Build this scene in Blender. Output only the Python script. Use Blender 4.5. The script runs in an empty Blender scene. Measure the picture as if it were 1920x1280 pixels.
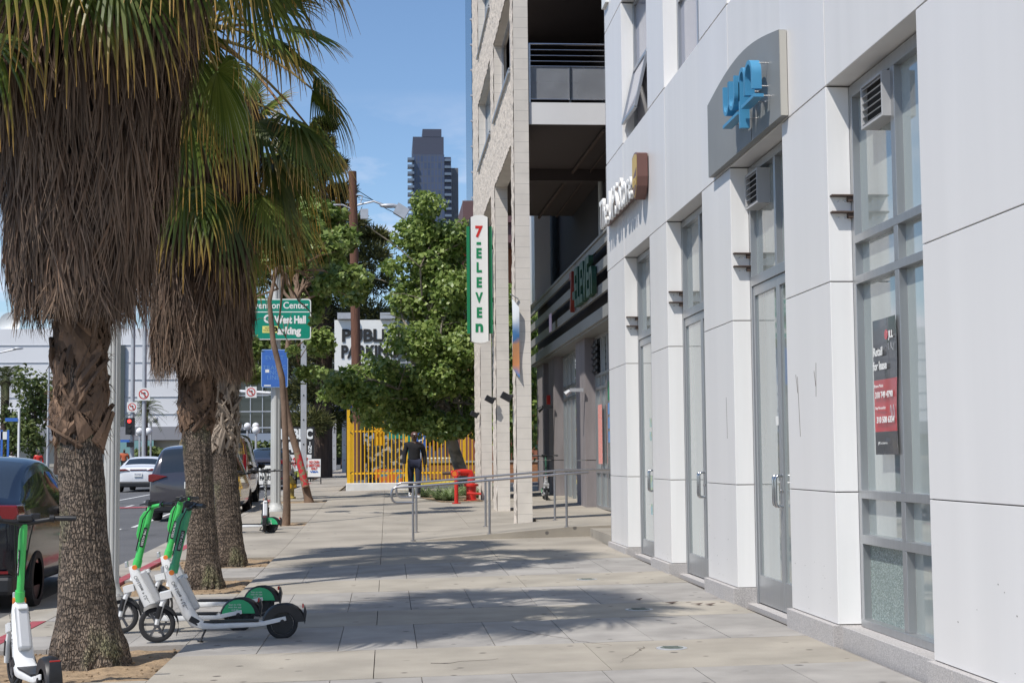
import bpy, math, random, bmesh
from mathutils import Vector, Matrix, noise
R = math.radians
SC = bpy.context.scene
COL = SC.collection
random.seed(7)

# ---------------------------------------------------------------- camera
cam_d = bpy.data.cameras.new('camera'); cam = bpy.data.objects.new('camera', cam_d); COL.objects.link(cam)
cam_d.sensor_width = 36; cam_d.lens = 2900 / 1920 * 36; cam_d.clip_end = 5000; cam_d.clip_start = .1
Rm = Matrix(((0.99676579, 0.00293665, -0.08030776), (-0.07985876, -0.07540312, -0.99395017), (-0.00897434, 0.99714881, -0.07492473)))
cam.matrix_world = Matrix.Translation((0, 0, 1.45)) @ Rm.to_4x4()
SC.camera = cam

# ---------------------------------------------------------------- sky, sun, exposure
SUNV = Vector((1.0, .9, -2.0)).normalized()
W = bpy.data.worlds.new('World'); SC.world = W; W.use_nodes = True
nt = W.node_tree; nt.nodes.clear()
wo = nt.nodes.new('ShaderNodeOutputWorld'); bg = nt.nodes.new('ShaderNodeBackground')
sky = nt.nodes.new('ShaderNodeTexSky'); sky.sky_type = 'NISHITA'; sky.sun_disc = False
sky.sun_elevation = math.asin(-SUNV.z); sky.sun_rotation = math.atan2(-SUNV.x, -SUNV.y) % (2 * math.pi)
sky.altitude = 50; sky.air_density = 1.0; sky.dust_density = .3; sky.ozone_density = 5.0
tc = nt.nodes.new('ShaderNodeTexCoord'); mp = nt.nodes.new('ShaderNodeMapping'); mp.inputs['Scale'].default_value = (1, 1, 2.6)
cn = nt.nodes.new('ShaderNodeTexNoise'); cn.inputs['Scale'].default_value = 5.2; cn.inputs['Detail'].default_value = 9; cn.inputs['Roughness'].default_value = .55
cr = nt.nodes.new('ShaderNodeValToRGB'); cr.color_ramp.elements[0].position = .48; cr.color_ramp.elements[1].position = .58
sx = nt.nodes.new('ShaderNodeSeparateXYZ'); hz = nt.nodes.new('ShaderNodeMapRange')
hz.inputs['From Min'].default_value = .235; hz.inputs['From Max'].default_value = .13; hz.inputs['To Min'].default_value = 0; hz.inputs['To Max'].default_value = 1
mu = nt.nodes.new('ShaderNodeMath'); mu.operation = 'MULTIPLY'
mx = nt.nodes.new('ShaderNodeMix'); mx.data_type = 'RGBA'; mx.inputs[7].default_value = (6.4, 6.5, 7.4, 1)
L = nt.links
L.new(tc.outputs['Generated'], mp.inputs['Vector']); L.new(mp.outputs[0], cn.inputs['Vector']); L.new(cn.outputs['Fac'], cr.inputs[0])
L.new(tc.outputs['Generated'], sx.inputs[0]); L.new(sx.outputs['Z'], hz.inputs['Value'])
L.new(cr.outputs['Color'], mu.inputs[0]); L.new(hz.outputs[0], mu.inputs[1])
L.new(mu.outputs[0], mx.inputs[0]); L.new(sky.outputs[0], mx.inputs[6]); L.new(mx.outputs[2], bg.inputs[0]); L.new(bg.outputs[0], wo.inputs[0])
bg.inputs[1].default_value = .13
sd = bpy.data.lights.new('sun', 'SUN'); sd.energy = 4.3; sd.angle = R(.53); sd.color = (1, .955, .89)
so = bpy.data.objects.new('sun', sd); COL.objects.link(so); so.rotation_euler = SUNV.to_track_quat('-Z', 'Y').to_euler(); so.location = (-8, -8, 20)
SC.view_settings.view_transform = 'Standard'; SC.view_settings.look = 'None'; SC.view_settings.gamma = 1
SC.view_settings.exposure = 0.14

# ---------------------------------------------------------------- helpers
def lerp(a, b, t): return a + (b - a) * t
GK = [(0, 0), (14, 0), (25, .10), (42, .38), (60, .47), (100, .8), (160, 1.1), (400, 1.3)]
def g(Y):
    if Y <= 0: return 0
    for (a, za), (b, zb) in zip(GK, GK[1:]):
        if Y <= b: return lerp(za, zb, (Y - a) / (b - a))
    return 1.3
def gz(X, Y): return g(Y) + .015 * X
def gr(X, Y): return g(Y) + .015 * X - .15

class MB:
    def __init__(s): s.v = []; s.f = []; s.m = []; s.t = []; s.r = []; s.useattr = False
    def add(s, vs, fs, mi=0, t=None, r=0.0):
        o = len(s.v); s.v.extend([tuple(p) for p in vs]); s.f.extend([tuple(i + o for i in q) for q in fs]); s.m.extend([mi] * len(fs))
        if t is not None: s.useattr = True; s.t.extend(t); s.r.extend([r] * len(vs))
        else: s.t.extend([0.0] * len(vs)); s.r.extend([r] * len(vs))
        return s
    def box(s, x0, x1, y0, y1, z0, z1, mi=0):
        if x0 > x1: x0, x1 = x1, x0
        if y0 > y1: y0, y1 = y1, y0
        if z0 > z1: z0, z1 = z1, z0
        return s.add([(x0, y0, z0), (x1, y0, z0), (x1, y1, z0), (x0, y1, z0), (x0, y0, z1), (x1, y0, z1), (x1, y1, z1), (x0, y1, z1)],
            [(0, 3, 2, 1), (4, 5, 6, 7), (0, 1, 5, 4), (1, 2, 6, 5), (2, 3, 7, 6), (3, 0, 4, 7)], mi)
    def obox(s, c, ax, ay, az, mi=0):     # centre and three half vectors
        c, ax, ay, az = map(Vector, (c, ax, ay, az)); P = []
        for k in (-1, 1):
            for i, j in ((-1, -1), (1, -1), (1, 1), (-1, 1)): P.append(c + ax * i + ay * j + az * k)
        return s.add(P, [(0, 3, 2, 1), (4, 5, 6, 7), (0, 1, 5, 4), (1, 2, 6, 5), (2, 3, 7, 6), (3, 0, 4, 7)], mi)
    def bar(s, p, q, w, h, mi=0, up=(0, 0, 1)):   # square bar from p to q
        p, q = Vector(p), Vector(q); d = (q - p); l = d.length; d.normalize(); u = Vector(up)
        if abs(d.dot(u)) > .98: u = Vector((1, 0, 0))
        sd_ = d.cross(u).normalized(); u = sd_.cross(d).normalized()
        return s.obox((p + q) / 2, sd_ * w / 2, d * l / 2, u * h / 2, mi)
    def tube(s, pts, rad, n=8, cap=True, mi=0, sc=(1, 1)):
        pts = [Vector(p) for p in pts]
        if not isinstance(rad, (list, tuple)): rad = [rad] * len(pts)
        V = []; F = []; prev = None
        for i, p in enumerate(pts):
            d = (pts[min(i + 1, len(pts) - 1)] - pts[max(i - 1, 0)])
            d = d.normalized() if d.length > 1e-9 else Vector((0, 0, 1))
            if prev is None:
                a = Vector((1, 0, 0)) if abs(d.x) < .8 else Vector((0, 1, 0)); a = (a - d * a.dot(d)).normalized()
            else: a = (prev - d * prev.dot(d)).normalized()
            prev = a; b = d.cross(a)
            for k in range(n):
                th = 2 * math.pi * k / n; V.append(p + (a * math.cos(th) * sc[0] + b * math.sin(th) * sc[1]) * rad[i])
        for i in range(len(pts) - 1):
            for k in range(n): k2 = (k + 1) % n; F.append((i * n + k, i * n + k2, (i + 1) * n + k2, (i + 1) * n + k))
        if cap: F.append(tuple(range(n))[::-1]); F.append(tuple((len(pts) - 1) * n + k for k in range(n)))
        return s.add(V, F, mi)
    def prism(s, poly, o, ax, ay, dep, mi=0):     # polygon in (ax, ay) plane at o, extruded by vector dep
        o, ax, ay, dep = map(Vector, (o, ax, ay, dep)); n = len(poly)
        A = [o + ax * x + ay * y for x, y in poly]; B = [p + dep for p in A]
        F = [tuple(range(n)), tuple(range(2 * n - 1, n - 1, -1))] + [(i, i + n, (i + 1) % n + n, (i + 1) % n) for i in range(n)]
        return s.add(A + B, F, mi)
    def ball(s, c, r, n=10, m=6, mi=0):
        c = Vector(c); r = (r, r, r) if not isinstance(r, (tuple, list)) else r; V = []; F = []
        for j in range(m + 1):
            ph = math.pi * j / m
            for k in range(n):
                th = 2 * math.pi * k / n; V.append(c + Vector((r[0] * math.sin(ph) * math.cos(th), r[1] * math.sin(ph) * math.sin(th), r[2] * math.cos(ph))))
        for j in range(m):
            for k in range(n): k2 = (k + 1) % n; F.append((j * n + k, (j + 1) * n + k, (j + 1) * n + k2, j * n + k2))
        return s.add(V, F, mi)
    def lathe(s, prof, c=(0, 0, 0), n=16, axis='z', mi=0, cap=True):
        V = []; F = []; c = Vector(c)
        for r, h in prof:
            for k in range(n):
                a = 2 * math.pi * k / n; x, y = r * math.cos(a), r * math.sin(a)
                V.append(c + (Vector((x, y, h)) if axis == 'z' else Vector((x, h, y)) if axis == 'y' else Vector((h, x, y))))
        for j in range(len(prof) - 1):
            for k in range(n): k2 = (k + 1) % n; F.append((j * n + k, j * n + k2, (j + 1) * n + k2, (j + 1) * n + k))
        if cap: F.append(tuple(range(n))[::-1]); F.append(tuple((len(prof) - 1) * n + k for k in range(n)))
        return s.add(V, F, mi)
    def build(s, name, mat, parent=None, smooth=False, bevel=0, world=True, fixn=True):
        me = bpy.data.meshes.new(name)
        off = Vector((0, 0, 0))
        if parent is not None and world:
            p = parent
            while p is not None: off += p.location; p = p.parent
        me.from_pydata([(x - off.x, y - off.y, z - off.z) for x, y, z in s.v], [], s.f)
        mats = mat if isinstance(mat, (list, tuple)) else [mat]
        for m in mats: me.materials.append(m)
        if len(mats) > 1: me.polygons.foreach_set('material_index', s.m)
        if s.useattr:
            a = me.attributes.new('tip', 'FLOAT', 'POINT'); a.data.foreach_set('value', s.t)
            b = me.attributes.new('rnd', 'FLOAT', 'POINT'); b.data.foreach_set('value', s.r)
        elif fixn:
            bm = bmesh.new(); bm.from_mesh(me); bmesh.ops.recalc_face_normals(bm, faces=bm.faces); bm.to_mesh(me); bm.free()
        if smooth: me.shade_smooth()
        me.update()
        o = bpy.data.objects.new(name, me); COL.objects.link(o); o.parent = parent
        if smooth and not s.useattr:
            me.set_sharp_from_angle(angle=R(45))
        if bevel:
            md = o.modifiers.new('bevel', 'BEVEL'); md.width = bevel; md.segments = 2; md.limit_method = 'ANGLE'; md.angle_limit = R(40)
        return o
def thing(name, label, cat, loc=(0, 0, 0), rz=0, group=None):
    o = bpy.data.objects.new(name, None); o.empty_display_size = .2; COL.objects.link(o); o.location = loc; o.rotation_euler = (0, 0, rz)
    return tag(o, label, cat, group)
def tag(o, label, cat, group=None):
    o['label'] = label; o['category'] = cat
    if group: o['group'] = group
    return o
def struct(o, kind='structure'): o['kind'] = kind; return o
def copy_tree(o, parent=None):
    c = o.copy(); COL.objects.link(c); c.parent = parent
    for ch in [x for x in o.children]: copy_tree(ch, c)
    return c
DGK = None
def text(body, size, o, ax, ay, mat, parent, name='lettering', ext=.002, bold=0, width=None, align='CENTER', world=True, spacing=1, linesp=1):
    cu = bpy.data.curves.new('txt', 'FONT'); cu.body = body; cu.size = size; cu.extrude = ext; cu.offset = bold; cu.align_x = align; cu.align_y = 'CENTER'
    cu.space_character = spacing; cu.space_line = linesp; cu.resolution_u = 3
    to = bpy.data.objects.new('txt', cu); COL.objects.link(to)
    dg = bpy.context.evaluated_depsgraph_get(); me = bpy.data.meshes.new_from_object(to.evaluated_get(dg)); me.name = name
    bpy.data.objects.remove(to); bpy.data.curves.remove(cu)
    xs = [v.co.x for v in me.vertices]; w = (max(xs) - min(xs)) or 1; k = width / w if width else 1
    ax, ay, o = Vector(ax).normalized(), Vector(ay).normalized(), Vector(o); n = ax.cross(ay)
    off = Vector((0, 0, 0))
    if parent is not None and world:
        p = parent
        while p is not None: off += p.location; p = p.parent
    for v in me.vertices: v.co = o + ax * v.co.x * k + ay * v.co.y + n * v.co.z - off
    me.materials.clear(); me.materials.append(mat)
    ob = bpy.data.objects.new(name, me); COL.objects.link(ob); ob.parent = parent
    return ob

# ---------------------------------------------------------------- materials
def M(name, col, rough=.6, metal=0, ns=0, na=.25, col2=None, bump=0, bs=40, bstr=(1, 1, 1), spec=.5, coat=0, island=0, emis=None, emstr=0, detail=6, lo=.35, hi=.65):
    m = bpy.data.materials.new(name); m.use_nodes = True; n = m.node_tree; N = n.nodes; l = n.links
    b = N['Principled BSDF']; b.inputs['Roughness'].default_value = rough; b.inputs['Metallic'].default_value = metal
    b.inputs['Specular IOR Level'].default_value = spec; b.inputs['Coat Weight'].default_value = coat; b.inputs['Coat Roughness'].default_value = .03
    c = (*col, 1); b.inputs['Base Color'].default_value = c
    t = N.new('ShaderNodeTexCoord'); mp_ = N.new('ShaderNodeMapping'); mp_.inputs['Scale'].default_value = bstr; l.new(t.outputs['Object'], mp_.inputs[0])
    out = None
    if ns:
        nz = N.new('ShaderNodeTexNoise'); nz.inputs['Scale'].default_value = ns; nz.inputs['Detail'].default_value = detail; l.new(mp_.outputs[0], nz.inputs['Vector'])
        rp = N.new('ShaderNodeValToRGB'); rp.color_ramp.elements[0].position = lo; rp.color_ramp.elements[1].position = hi
        c2 = col2 or tuple(x * (1 - na) for x in col); rp.color_ramp.elements[0].color = (*c2, 1); rp.color_ramp.elements[1].color = c
        l.new(nz.outputs['Fac'], rp.inputs[0]); out = rp.outputs[0]
    if island:
        ge = N.new('ShaderNodeNewGeometry'); hs = N.new('ShaderNodeHueSaturation'); mr = N.new('ShaderNodeMapRange')
        mr.inputs['To Min'].default_value = 1 - island; mr.inputs['To Max'].default_value = 1 + island; l.new(ge.outputs['Random Per Island'], mr.inputs[0]); l.new(mr.outputs[0], hs.inputs['Value'])
        if out: l.new(out, hs.inputs['Color'])
        else: hs.inputs['Color'].default_value = c
        out = hs.outputs[0]
    if out: l.new(out, b.inputs['Base Color'])
    if bump:
        nb = N.new('ShaderNodeTexNoise'); nb.inputs['Scale'].default_value = bs; nb.inputs['Detail'].default_value = 5; l.new(mp_.outputs[0], nb.inputs['Vector'])
        bp = N.new('ShaderNodeBump'); bp.inputs['Strength'].default_value = bump; bp.inputs['Distance'].default_value = .02; l.new(nb.outputs['Fac'], bp.inputs['Height']); l.new(bp.outputs[0], b.inputs['Normal'])
    if emis: b.inputs['Emission Color'].default_value = (*emis, 1); b.inputs['Emission Strength'].default_value = emstr
    m['sock'] = 0
    return m
def leafmat(name, c0, c1, tipc=None, trans=.35, rough=.5, tip0=.55, spec=.4):
    m = bpy.data.materials.new(name); m.use_nodes = True; n = m.node_tree; N = n.nodes; l = n.links; b = N['Principled BSDF']
    b.inputs['Roughness'].default_value = rough; b.inputs['Specular IOR Level'].default_value = spec
    ge = N.new('ShaderNodeNewGeometry'); mx1 = N.new('ShaderNodeMix'); mx1.data_type = 'RGBA'; mx1.inputs[6].default_value = (*c0, 1); mx1.inputs[7].default_value = (*c1, 1)
    l.new(ge.outputs['Random Per Island'], mx1.inputs[0]); col = mx1.outputs[2]
    if tipc:
        at = N.new('ShaderNodeAttribute'); at.attribute_name = 'tip'; r = N.new('ShaderNodeMapRange'); r.inputs['From Min'].default_value = tip0; r.inputs['From Max'].default_value = 1
        l.new(at.outputs['Fac'], r.inputs[0]); m2 = N.new('ShaderNodeMix'); m2.data_type = 'RGBA'; m2.inputs[7].default_value = (*tipc, 1)
        l.new(r.outputs[0], m2.inputs[0]); l.new(col, m2.inputs[6]); col = m2.outputs[2]
        a2 = N.new('ShaderNodeAttribute'); a2.attribute_name = 'rnd'; hs = N.new('ShaderNodeHueSaturation'); r2 = N.new('ShaderNodeMapRange')
        r2.inputs['To Min'].default_value = .6; r2.inputs['To Max'].default_value = 1.45; l.new(a2.outputs['Fac'], r2.inputs[0]); l.new(r2.outputs[0], hs.inputs['Value']); l.new(col, hs.inputs['Color']); col = hs.outputs[0]
    l.new(col, b.inputs['Base Color'])
    if trans:
        tr = N.new('ShaderNodeBsdfTranslucent'); l.new(col, tr.inputs[0]); ms = N.new('ShaderNodeMixShader'); ms.inputs[0].default_value = trans
        l.new(b.outputs[0], ms.inputs[1]); l.new(tr.outputs[0], ms.inputs[2]); l.new(ms.outputs[0], N['Material Output'].inputs[0])
    return m
def addspots(m, scale, thr, col, str_=(1, 1, 1)):   # small dark marks (gum, drips) mixed into the base colour
    n = m.node_tree; N = n.nodes; l = n.links; b = N['Principled BSDF']; src = b.inputs['Base Color'].links[0].from_socket
    t = N.new('ShaderNodeTexCoord'); mp_ = N.new('ShaderNodeMapping'); mp_.inputs['Scale'].default_value = str_; v = N.new('ShaderNodeTexVoronoi'); v.inputs['Scale'].default_value = scale
    l.new(t.outputs['Object'], mp_.inputs[0]); l.new(mp_.outputs[0], v.inputs['Vector'])
    r = N.new('ShaderNodeMapRange'); r.inputs['From Min'].default_value = thr; r.inputs['From Max'].default_value = thr * .6; l.new(v.outputs['Distance'], r.inputs[0])
    nz = N.new('ShaderNodeTexNoise'); nz.inputs['Scale'].default_value = 1.3; l.new(t.outputs['Object'], nz.inputs['Vector']); r2 = N.new('ShaderNodeMapRange'); r2.inputs['From Min'].default_value = .36; r2.inputs['From Max'].default_value = .5
    l.new(nz.outputs['Fac'], r2.inputs[0]); mm = N.new('ShaderNodeMath'); mm.operation = 'MULTIPLY'; l.new(r.outputs[0], mm.inputs[0]); l.new(r2.outputs[0], mm.inputs[1])
    mx_ = N.new('ShaderNodeMix'); mx_.data_type = 'RGBA'; mx_.inputs[7].default_value = (*col, 1); l.new(mm.outputs[0], mx_.inputs[0]); l.new(src, mx_.inputs[6]); l.new(mx_.outputs[2], b.inputs['Base Color'])
    return m

m_tan = addspots(M('tan_concrete', (.37, .335, .28), .85, ns=1.6, na=.24, bump=.25, bs=60, island=.06, detail=10), 4.2, .15, (.11, .095, .08))
m_grey = addspots(M('grey_pavers', (.345, .325, .30), .8, ns=2.2, na=.26, bump=.2, bs=70, island=.05, detail=10), 3.6, .13, (.11, .10, .095))
m_conc = addspots(M('sidewalk_concrete', (.37, .332, .275), .85, ns=.9, na=.26, bump=.25, bs=50, island=.04, detail=10), 3.3, .13, (.12, .11, .10))
m_gutter = M('gutter_concrete', (.38, .35, .30), .9, ns=1.5, na=.25, bump=.3, bs=50)
m_dirt = M('dirt', (.36, .255, .155), .95, ns=9, na=.4, bump=1, bs=35)
m_under = M('joint_dirt', (.12, .105, .09), .95, ns=9, na=.3)
m_asph = addspots(M('asphalt', (.115, .115, .118), .85, ns=.6, na=.2, bump=.4, bs=120, detail=10), 1.1, .16, (.07, .07, .07), (1, .3, 1))
m_red = M('red_kerb_paint', (.34, .06, .075), .7, ns=6, na=.35, col2=(.30, .2, .17), lo=.3, hi=.5)
m_white_line = M('road_paint', (.7, .7, .68), .7, ns=7, na=.25)
m_ground = M('far_ground', (.16, .155, .14), .9, ns=.05, na=.3)
m_panel = M('panel_blue_white', (.73, .715, .70), .38, ns=.5, na=.05, bstr=(4, 4, .3), detail=4)
m_sunlit_reveal = M('panel_sunlit_white', (.86, .85, .83), .5, ns=1.2, na=.06, bstr=(5, 5, .3), detail=4)  # panel white made lighter so the reveals look sunlit
m_panel2 = M('panel_warm_white', (.715, .70, .68), .42, ns=.8, na=.05, bstr=(5, 5, .22), detail=5)
m_dark = M('dark_joint', (.03, .028, .026), .9)
m_jointg = M('sealant_grey', (.10, .095, .09), .8)
m_stone = M('speckled_stone', (.50, .475, .46), .75, ns=120, na=.35, bump=.2, bs=90, detail=3)
m_alu = M('brushed_aluminium', (.44, .45, .46), .38, metal=.75, ns=3, na=.08, bstr=(8, 8, .5))
m_steel = M('polished_steel', (.55, .55, .56), .2, metal=1)
m_rail = M('rail_steel', (.42, .41, .42), .3, metal=.9)
m_vent = M('vent_grey', (.42, .42, .42), .5)
m_black = M('black_plastic', (.018, .018, .02), .45, ns=8, na=.3)
m_rubber = M('tyre_rubber', (.022, .022, .024), .8)
m_rust = M('rusty_steel', (.11, .075, .06), .8, ns=20, na=.4)
m_greysign = M('sign_board_grey', (.235, .24, .235), .5, ns=2, na=.08)
m_beige_edge = M('sign_board_edge', (.45, .43, .38), .5)
m_blue = M('sign_blue', (.06, .26, .45), .45)
m_brownsign = M('sign_brown', (.155, .075, .06), .4)
m_gold = M('sign_gold', (.55, .38, .1), .45)
m_wletter = M('letter_white', (.8, .79, .76), .45)
m_green = M('sign_green', (.01, .22, .085), .45)
m_shadegreen = M('letter_shade_green', (.018, .075, .045), .5); m_shadered = M('letter_shade_red', (.22, .03, .02), .5)  # store green and red darkened in colour as if in shade
m_redp = M('red_paint', (.62, .03, .02), .35, ns=8, na=.2)
m_signwhite = M('sign_white', (.78, .78, .75), .45)
m_glass = M('window_glass', (.33, .37, .355), .03, spec=1.0, ns=.7, na=.35, bstr=(1, 2.5, .3), coat=.6)
m_glassdk = M('dark_glass', (.02, .025, .03), .04, spec=.9)
m_white = M('white_paint', (.8, .8, .8), .3, coat=.4)
m_black_txt = M('black_lettering', (.02, .02, .02), .6)
m_hwy = M('highway_green', (0, .24, .155), .4)
m_bluesign = M('faded_blue', (.045, .15, .5), .5, ns=6, na=.15)
m_bluefade = M('faded_letters', (.12, .27, .55), .5)
m_galv = M('galvanised', (.50, .51, .53), .45, metal=.35, ns=4, na=.12)
m_polepaint = M('pole_paint', (.50, .50, .475), .5, ns=2, na=.12, bstr=(3, 3, .5))
m_wood = M('pole_wood', (.17, .075, .045), .85, ns=4, na=.45, bstr=(9, 9, .5), bump=.6, bs=6)
m_yellow = M('fence_yellow', (.82, .47, .02), .45, ns=5, na=.1)
m_lime = M('scooter_green', (.06, .52, .11), .35, coat=.3)
m_lime2 = M('scooter_teal_green', (.04, .33, .14), .4, coat=.3)
m_scwhite = M('scooter_white', (.74, .74, .73), .35, ns=9, na=.07)
m_scgrey = M('scooter_silver', (.5, .5, .5), .35, metal=.3)
m_orange = M('reflector_orange', (.75, .2, .03), .3)
m_bark1 = M('sapling_bark', (.22, .145, .098), .9, ns=5, na=.45, bump=.5, bs=20, bstr=(1, 1, .5))
m_barkdk = M('dark_bark', (.09, .06, .045), .95, ns=3, na=.4, bump=.8, bs=8, bstr=(3, 3, .4))
m_barkplane = M('plane_bark', (.33, .28, .22), .85, ns=3.5, na=.55, lo=.42, hi=.56)

def block_material():
    m = M('concrete_block', (.69, .64, .575), .85, ns=3, na=.10, bump=.15, bs=45); n = m.node_tree; N = n.nodes; l = n.links; b = N['Principled BSDF']
    src = b.inputs['Base Color'].links[0].from_socket; t = N.new('ShaderNodeTexCoord'); s_ = N.new('ShaderNodeSeparateXYZ'); l.new(t.outputs['Object'], s_.inputs[0])
    a = N.new('ShaderNodeMath'); a.operation = 'MULTIPLY'; a.inputs[1].default_value = 5; l.new(s_.outputs['Z'], a.inputs[0]); f = N.new('ShaderNodeMath'); f.operation = 'FRACT'; l.new(a.outputs[0], f.inputs[0])
    c = N.new('ShaderNodeMath'); c.operation = 'LESS_THAN'; c.inputs[1].default_value = .04; l.new(f.outputs[0], c.inputs[0])
    x = N.new('ShaderNodeMix'); x.data_type = 'RGBA'; x.inputs[7].default_value = (.46, .43, .39, 1); l.new(c.outputs[0], x.inputs[0]); l.new(src, x.inputs[6]); l.new(x.outputs[2], b.inputs['Base Color'])
    return m
m_block = block_material()
m_split = addspots(M('split_face_block', (.66, .58, .49), .95, ns=7, na=.14, bump=.9, bs=22, lo=.3, hi=.6), 9, .16, (.2, .17, .15))
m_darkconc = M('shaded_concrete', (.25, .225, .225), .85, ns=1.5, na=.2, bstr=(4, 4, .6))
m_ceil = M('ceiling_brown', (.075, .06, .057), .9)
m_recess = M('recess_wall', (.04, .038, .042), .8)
m_slat = M('slat_metal', (.24, .24, .23), .5, ns=3, na=.08)  # slat colour darkened for the shade of the ceilings above
m_ply = M('plywood', (.44, .29, .13), .8, ns=3, na=.3, bstr=(8, 8, .5))

# ================================================================ ground
PITS = [(-3.2, -1.62, 10.75, 12.75), (-3.2, -1.62, 17.2, 19.3), (-3.2, -1.62, 20.9, 22.7), (-3.2, -1.62, 30.6, 32.0), (-3.2, -1.62, 40.8, 42.3)]
YS_T = [(2, 4.6, 'g'), (4.6, 6.4, 't'), (6.4, 8.4, 'g'), (8.4, 9.2, 't'), (9.2, 10.45, 'g'), (10.45, 12.0, 't'), (12.0, 13.75, 'g'), (13.75, 14.95, 't'), (14.95, 16.9, 'g'), (16.9, 18.4, 't'), (18.4, 20.7, 'g')]
sw = MB(); GAP = .006
def slab(x0, x1, y0, y1, mi):
    for (a, b, c, d) in PITS:      # cut the tree pits out
        if x0 < b - .01 and x1 > a + .01 and y0 < d - .01 and y1 > c + .01:
            if y0 < c - .01: slab(x0, x1, y0, c, mi)
            if y1 > d + .01: slab(x0, x1, d, y1, mi)
            yy0, yy1 = max(y0, c), min(y1, d)
            if x1 > b + .01: slab(b, x1, yy0, yy1, mi)
            return
    a, b, c, d = x0 + GAP / 2, x1 - GAP / 2, y0 + GAP / 2, y1 - GAP / 2
    j = random.uniform(-.002, .002)
    T = [(a, c, gz(a, c) + j), (b, c, gz(b, c) + j), (b, d, gz(b, d) + j), (a, d, gz(a, d) + j)]
    B = [(x, y, z - .07) for x, y, z in T]
    sw.add(T + B, [(0, 1, 2, 3), (0, 4, 5, 1), (1, 5, 6, 2), (2, 6, 7, 3), (3, 7, 4, 0)], mi)
XT = [-3.2, -1.62, -.1, 1.5, 3.28]
for y0, y1, k in YS_T:
    if k == 't':
        xs = XT
    else:
        xs = [-3.2, -2.72, -2.1, -1.62, -1.0, -.385, .22, .82, 1.43, 2.05, 2.66, 3.28]
    for a, b in zip(xs, xs[1:]): slab(a, b, y0, y1, 0 if k == 't' else 1)
y = 20.7; ysl = []
while y < 118: n_ = 1.55 if y < 60 else 3.1; ysl.append((y, y + n_)); y += n_
for y0, y1 in ysl:
    for a, b in zip([-3.2, -1.62, -.1, 1.5, 3.28, 4.9], [-1.62, -.1, 1.5, 3.28, 4.9, 6.5]):
        if y0 < 22.8 and a > 3: continue
        if y0 > 51 and a > -1.7: continue
        slab(a, b, y0, y1, 2)
struct(sw.build('sidewalk', [m_tan, m_grey, m_conc], fixn=False))
def sheet(name, mat, xs, ys, zf, kind='structure', lab=None):
    b = MB(); nx, ny = len(xs), len(ys)
    b.add([(x, y_, zf(x, y_)) for y_ in ys for x in xs], [(j * nx + i, j * nx + i + 1, (j + 1) * nx + i + 1, (j + 1) * nx + i) for j in range(ny - 1) for i in range(nx - 1)])
    o = b.build(name, mat, fixn=False); struct(o, kind); return o
YG = [-6, 0, 5, 10, 14, 18, 22, 25, 30, 36, 42, 50, 60, 70, 85, 100, 130, 160, 230, 400]
sheet('ground_base', m_under, [-3.28, 0, 6.6], [2] + YG[2:18], lambda x, y: gz(x, y) - .045)
sheet('ground', m_ground, [-2500, -500, -60, -3.2, 60, 500, 2500], [-300, -6, 0, 14, 25, 42, 60, 100, 160, 400, 900, 4000], lambda x, y: gz(max(-60, min(60, x)) * .0, y) - .42 + (0 if y < 30 else .02))
sheet('road', m_asph, [-16, -12, -8, -4.05], YG, lambda x, y: gr(x, y))
sheet('gutter', m_gutter, [-4.06, -3.36], YG, lambda x, y: gr(x, y) + .006)
cross = sheet('crossroad', m_asph, [-160, -60, -16, 60], [104, 118, 132], lambda x, y: gr(max(x, -16), y) + .03)
kb = MB(); YK = [2, 5, 7.5, 10.5, 13.5, 15, 18, 21.5, 25, 30, 34, 38, 42, 46, 50, 55, 60, 66, 75, 85, 100]
redr = [(10.5, 13.5), (13.5, 15), (21.5, 25), (25, 30), (18, 21.5), (42, 46), (60, 66)]
for a, b in zip(YK, YK[1:]):
    for (c, d) in ((a + .004, b - .004),):
        T = []
        for yy in (c, d):
            T += [(-3.38, yy, gr(-3.38, yy) - .05), (-3.36, yy, gz(-3.36, yy) - .012), (-3.335, yy, gz(-3.335, yy) + .002), (-3.205, yy, gz(-3.2, yy) + .002), (-3.205, yy, gz(-3.2, yy) - .15)]
        kb.add(T, [(i, i + 5, i + 6, i + 1) for i in range(4)], 1 if (a, b) in redr else 0)
struct(kb.build('kerb', [m_gutter, m_red], smooth=False))
dm = MB()
for (a, b, c, d) in PITS:
    nx, ny = 26, 30; V = []
    for j in range(ny + 1):
        for i in range(nx + 1):
            x, y_ = lerp(a + .0, b - .0, i / nx), lerp(c, d, j / ny)
            e = min(i, nx - i, j, ny - j); h = .028 * noise.noise(Vector((x * 4, y_ * 4, 0))) + .012 * noise.noise(Vector((x * 19, y_ * 19, 3)))
            V.append((x, y_, gz(x, y_) - .038 + (h + .012 if e > 0 else 0)))
    dm.add(V, [(j * (nx + 1) + i, j * (nx + 1) + i + 1, (j + 1) * (nx + 1) + i + 1, (j + 1) * (nx + 1) + i) for j in range(ny) for i in range(nx)])
struct(dm.build('tree_pit_soil', m_dirt, smooth=True, fixn=False))
pb = MB()
for (a, b, c, d) in PITS[:3]:
    for i in range(160):
        x, y_ = random.uniform(a + .05, b - .02), random.uniform(c + .05, d - .05); r = random.uniform(.006, .018)
        pb.ball((x, y_, gz(x, y_) - .022), (r, r * random.uniform(.6, 1), r * .6), 5, 3)
o = pb.build('gravel', m_dirt, fixn=False); struct(o, 'stuff')
ln = MB()
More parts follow.
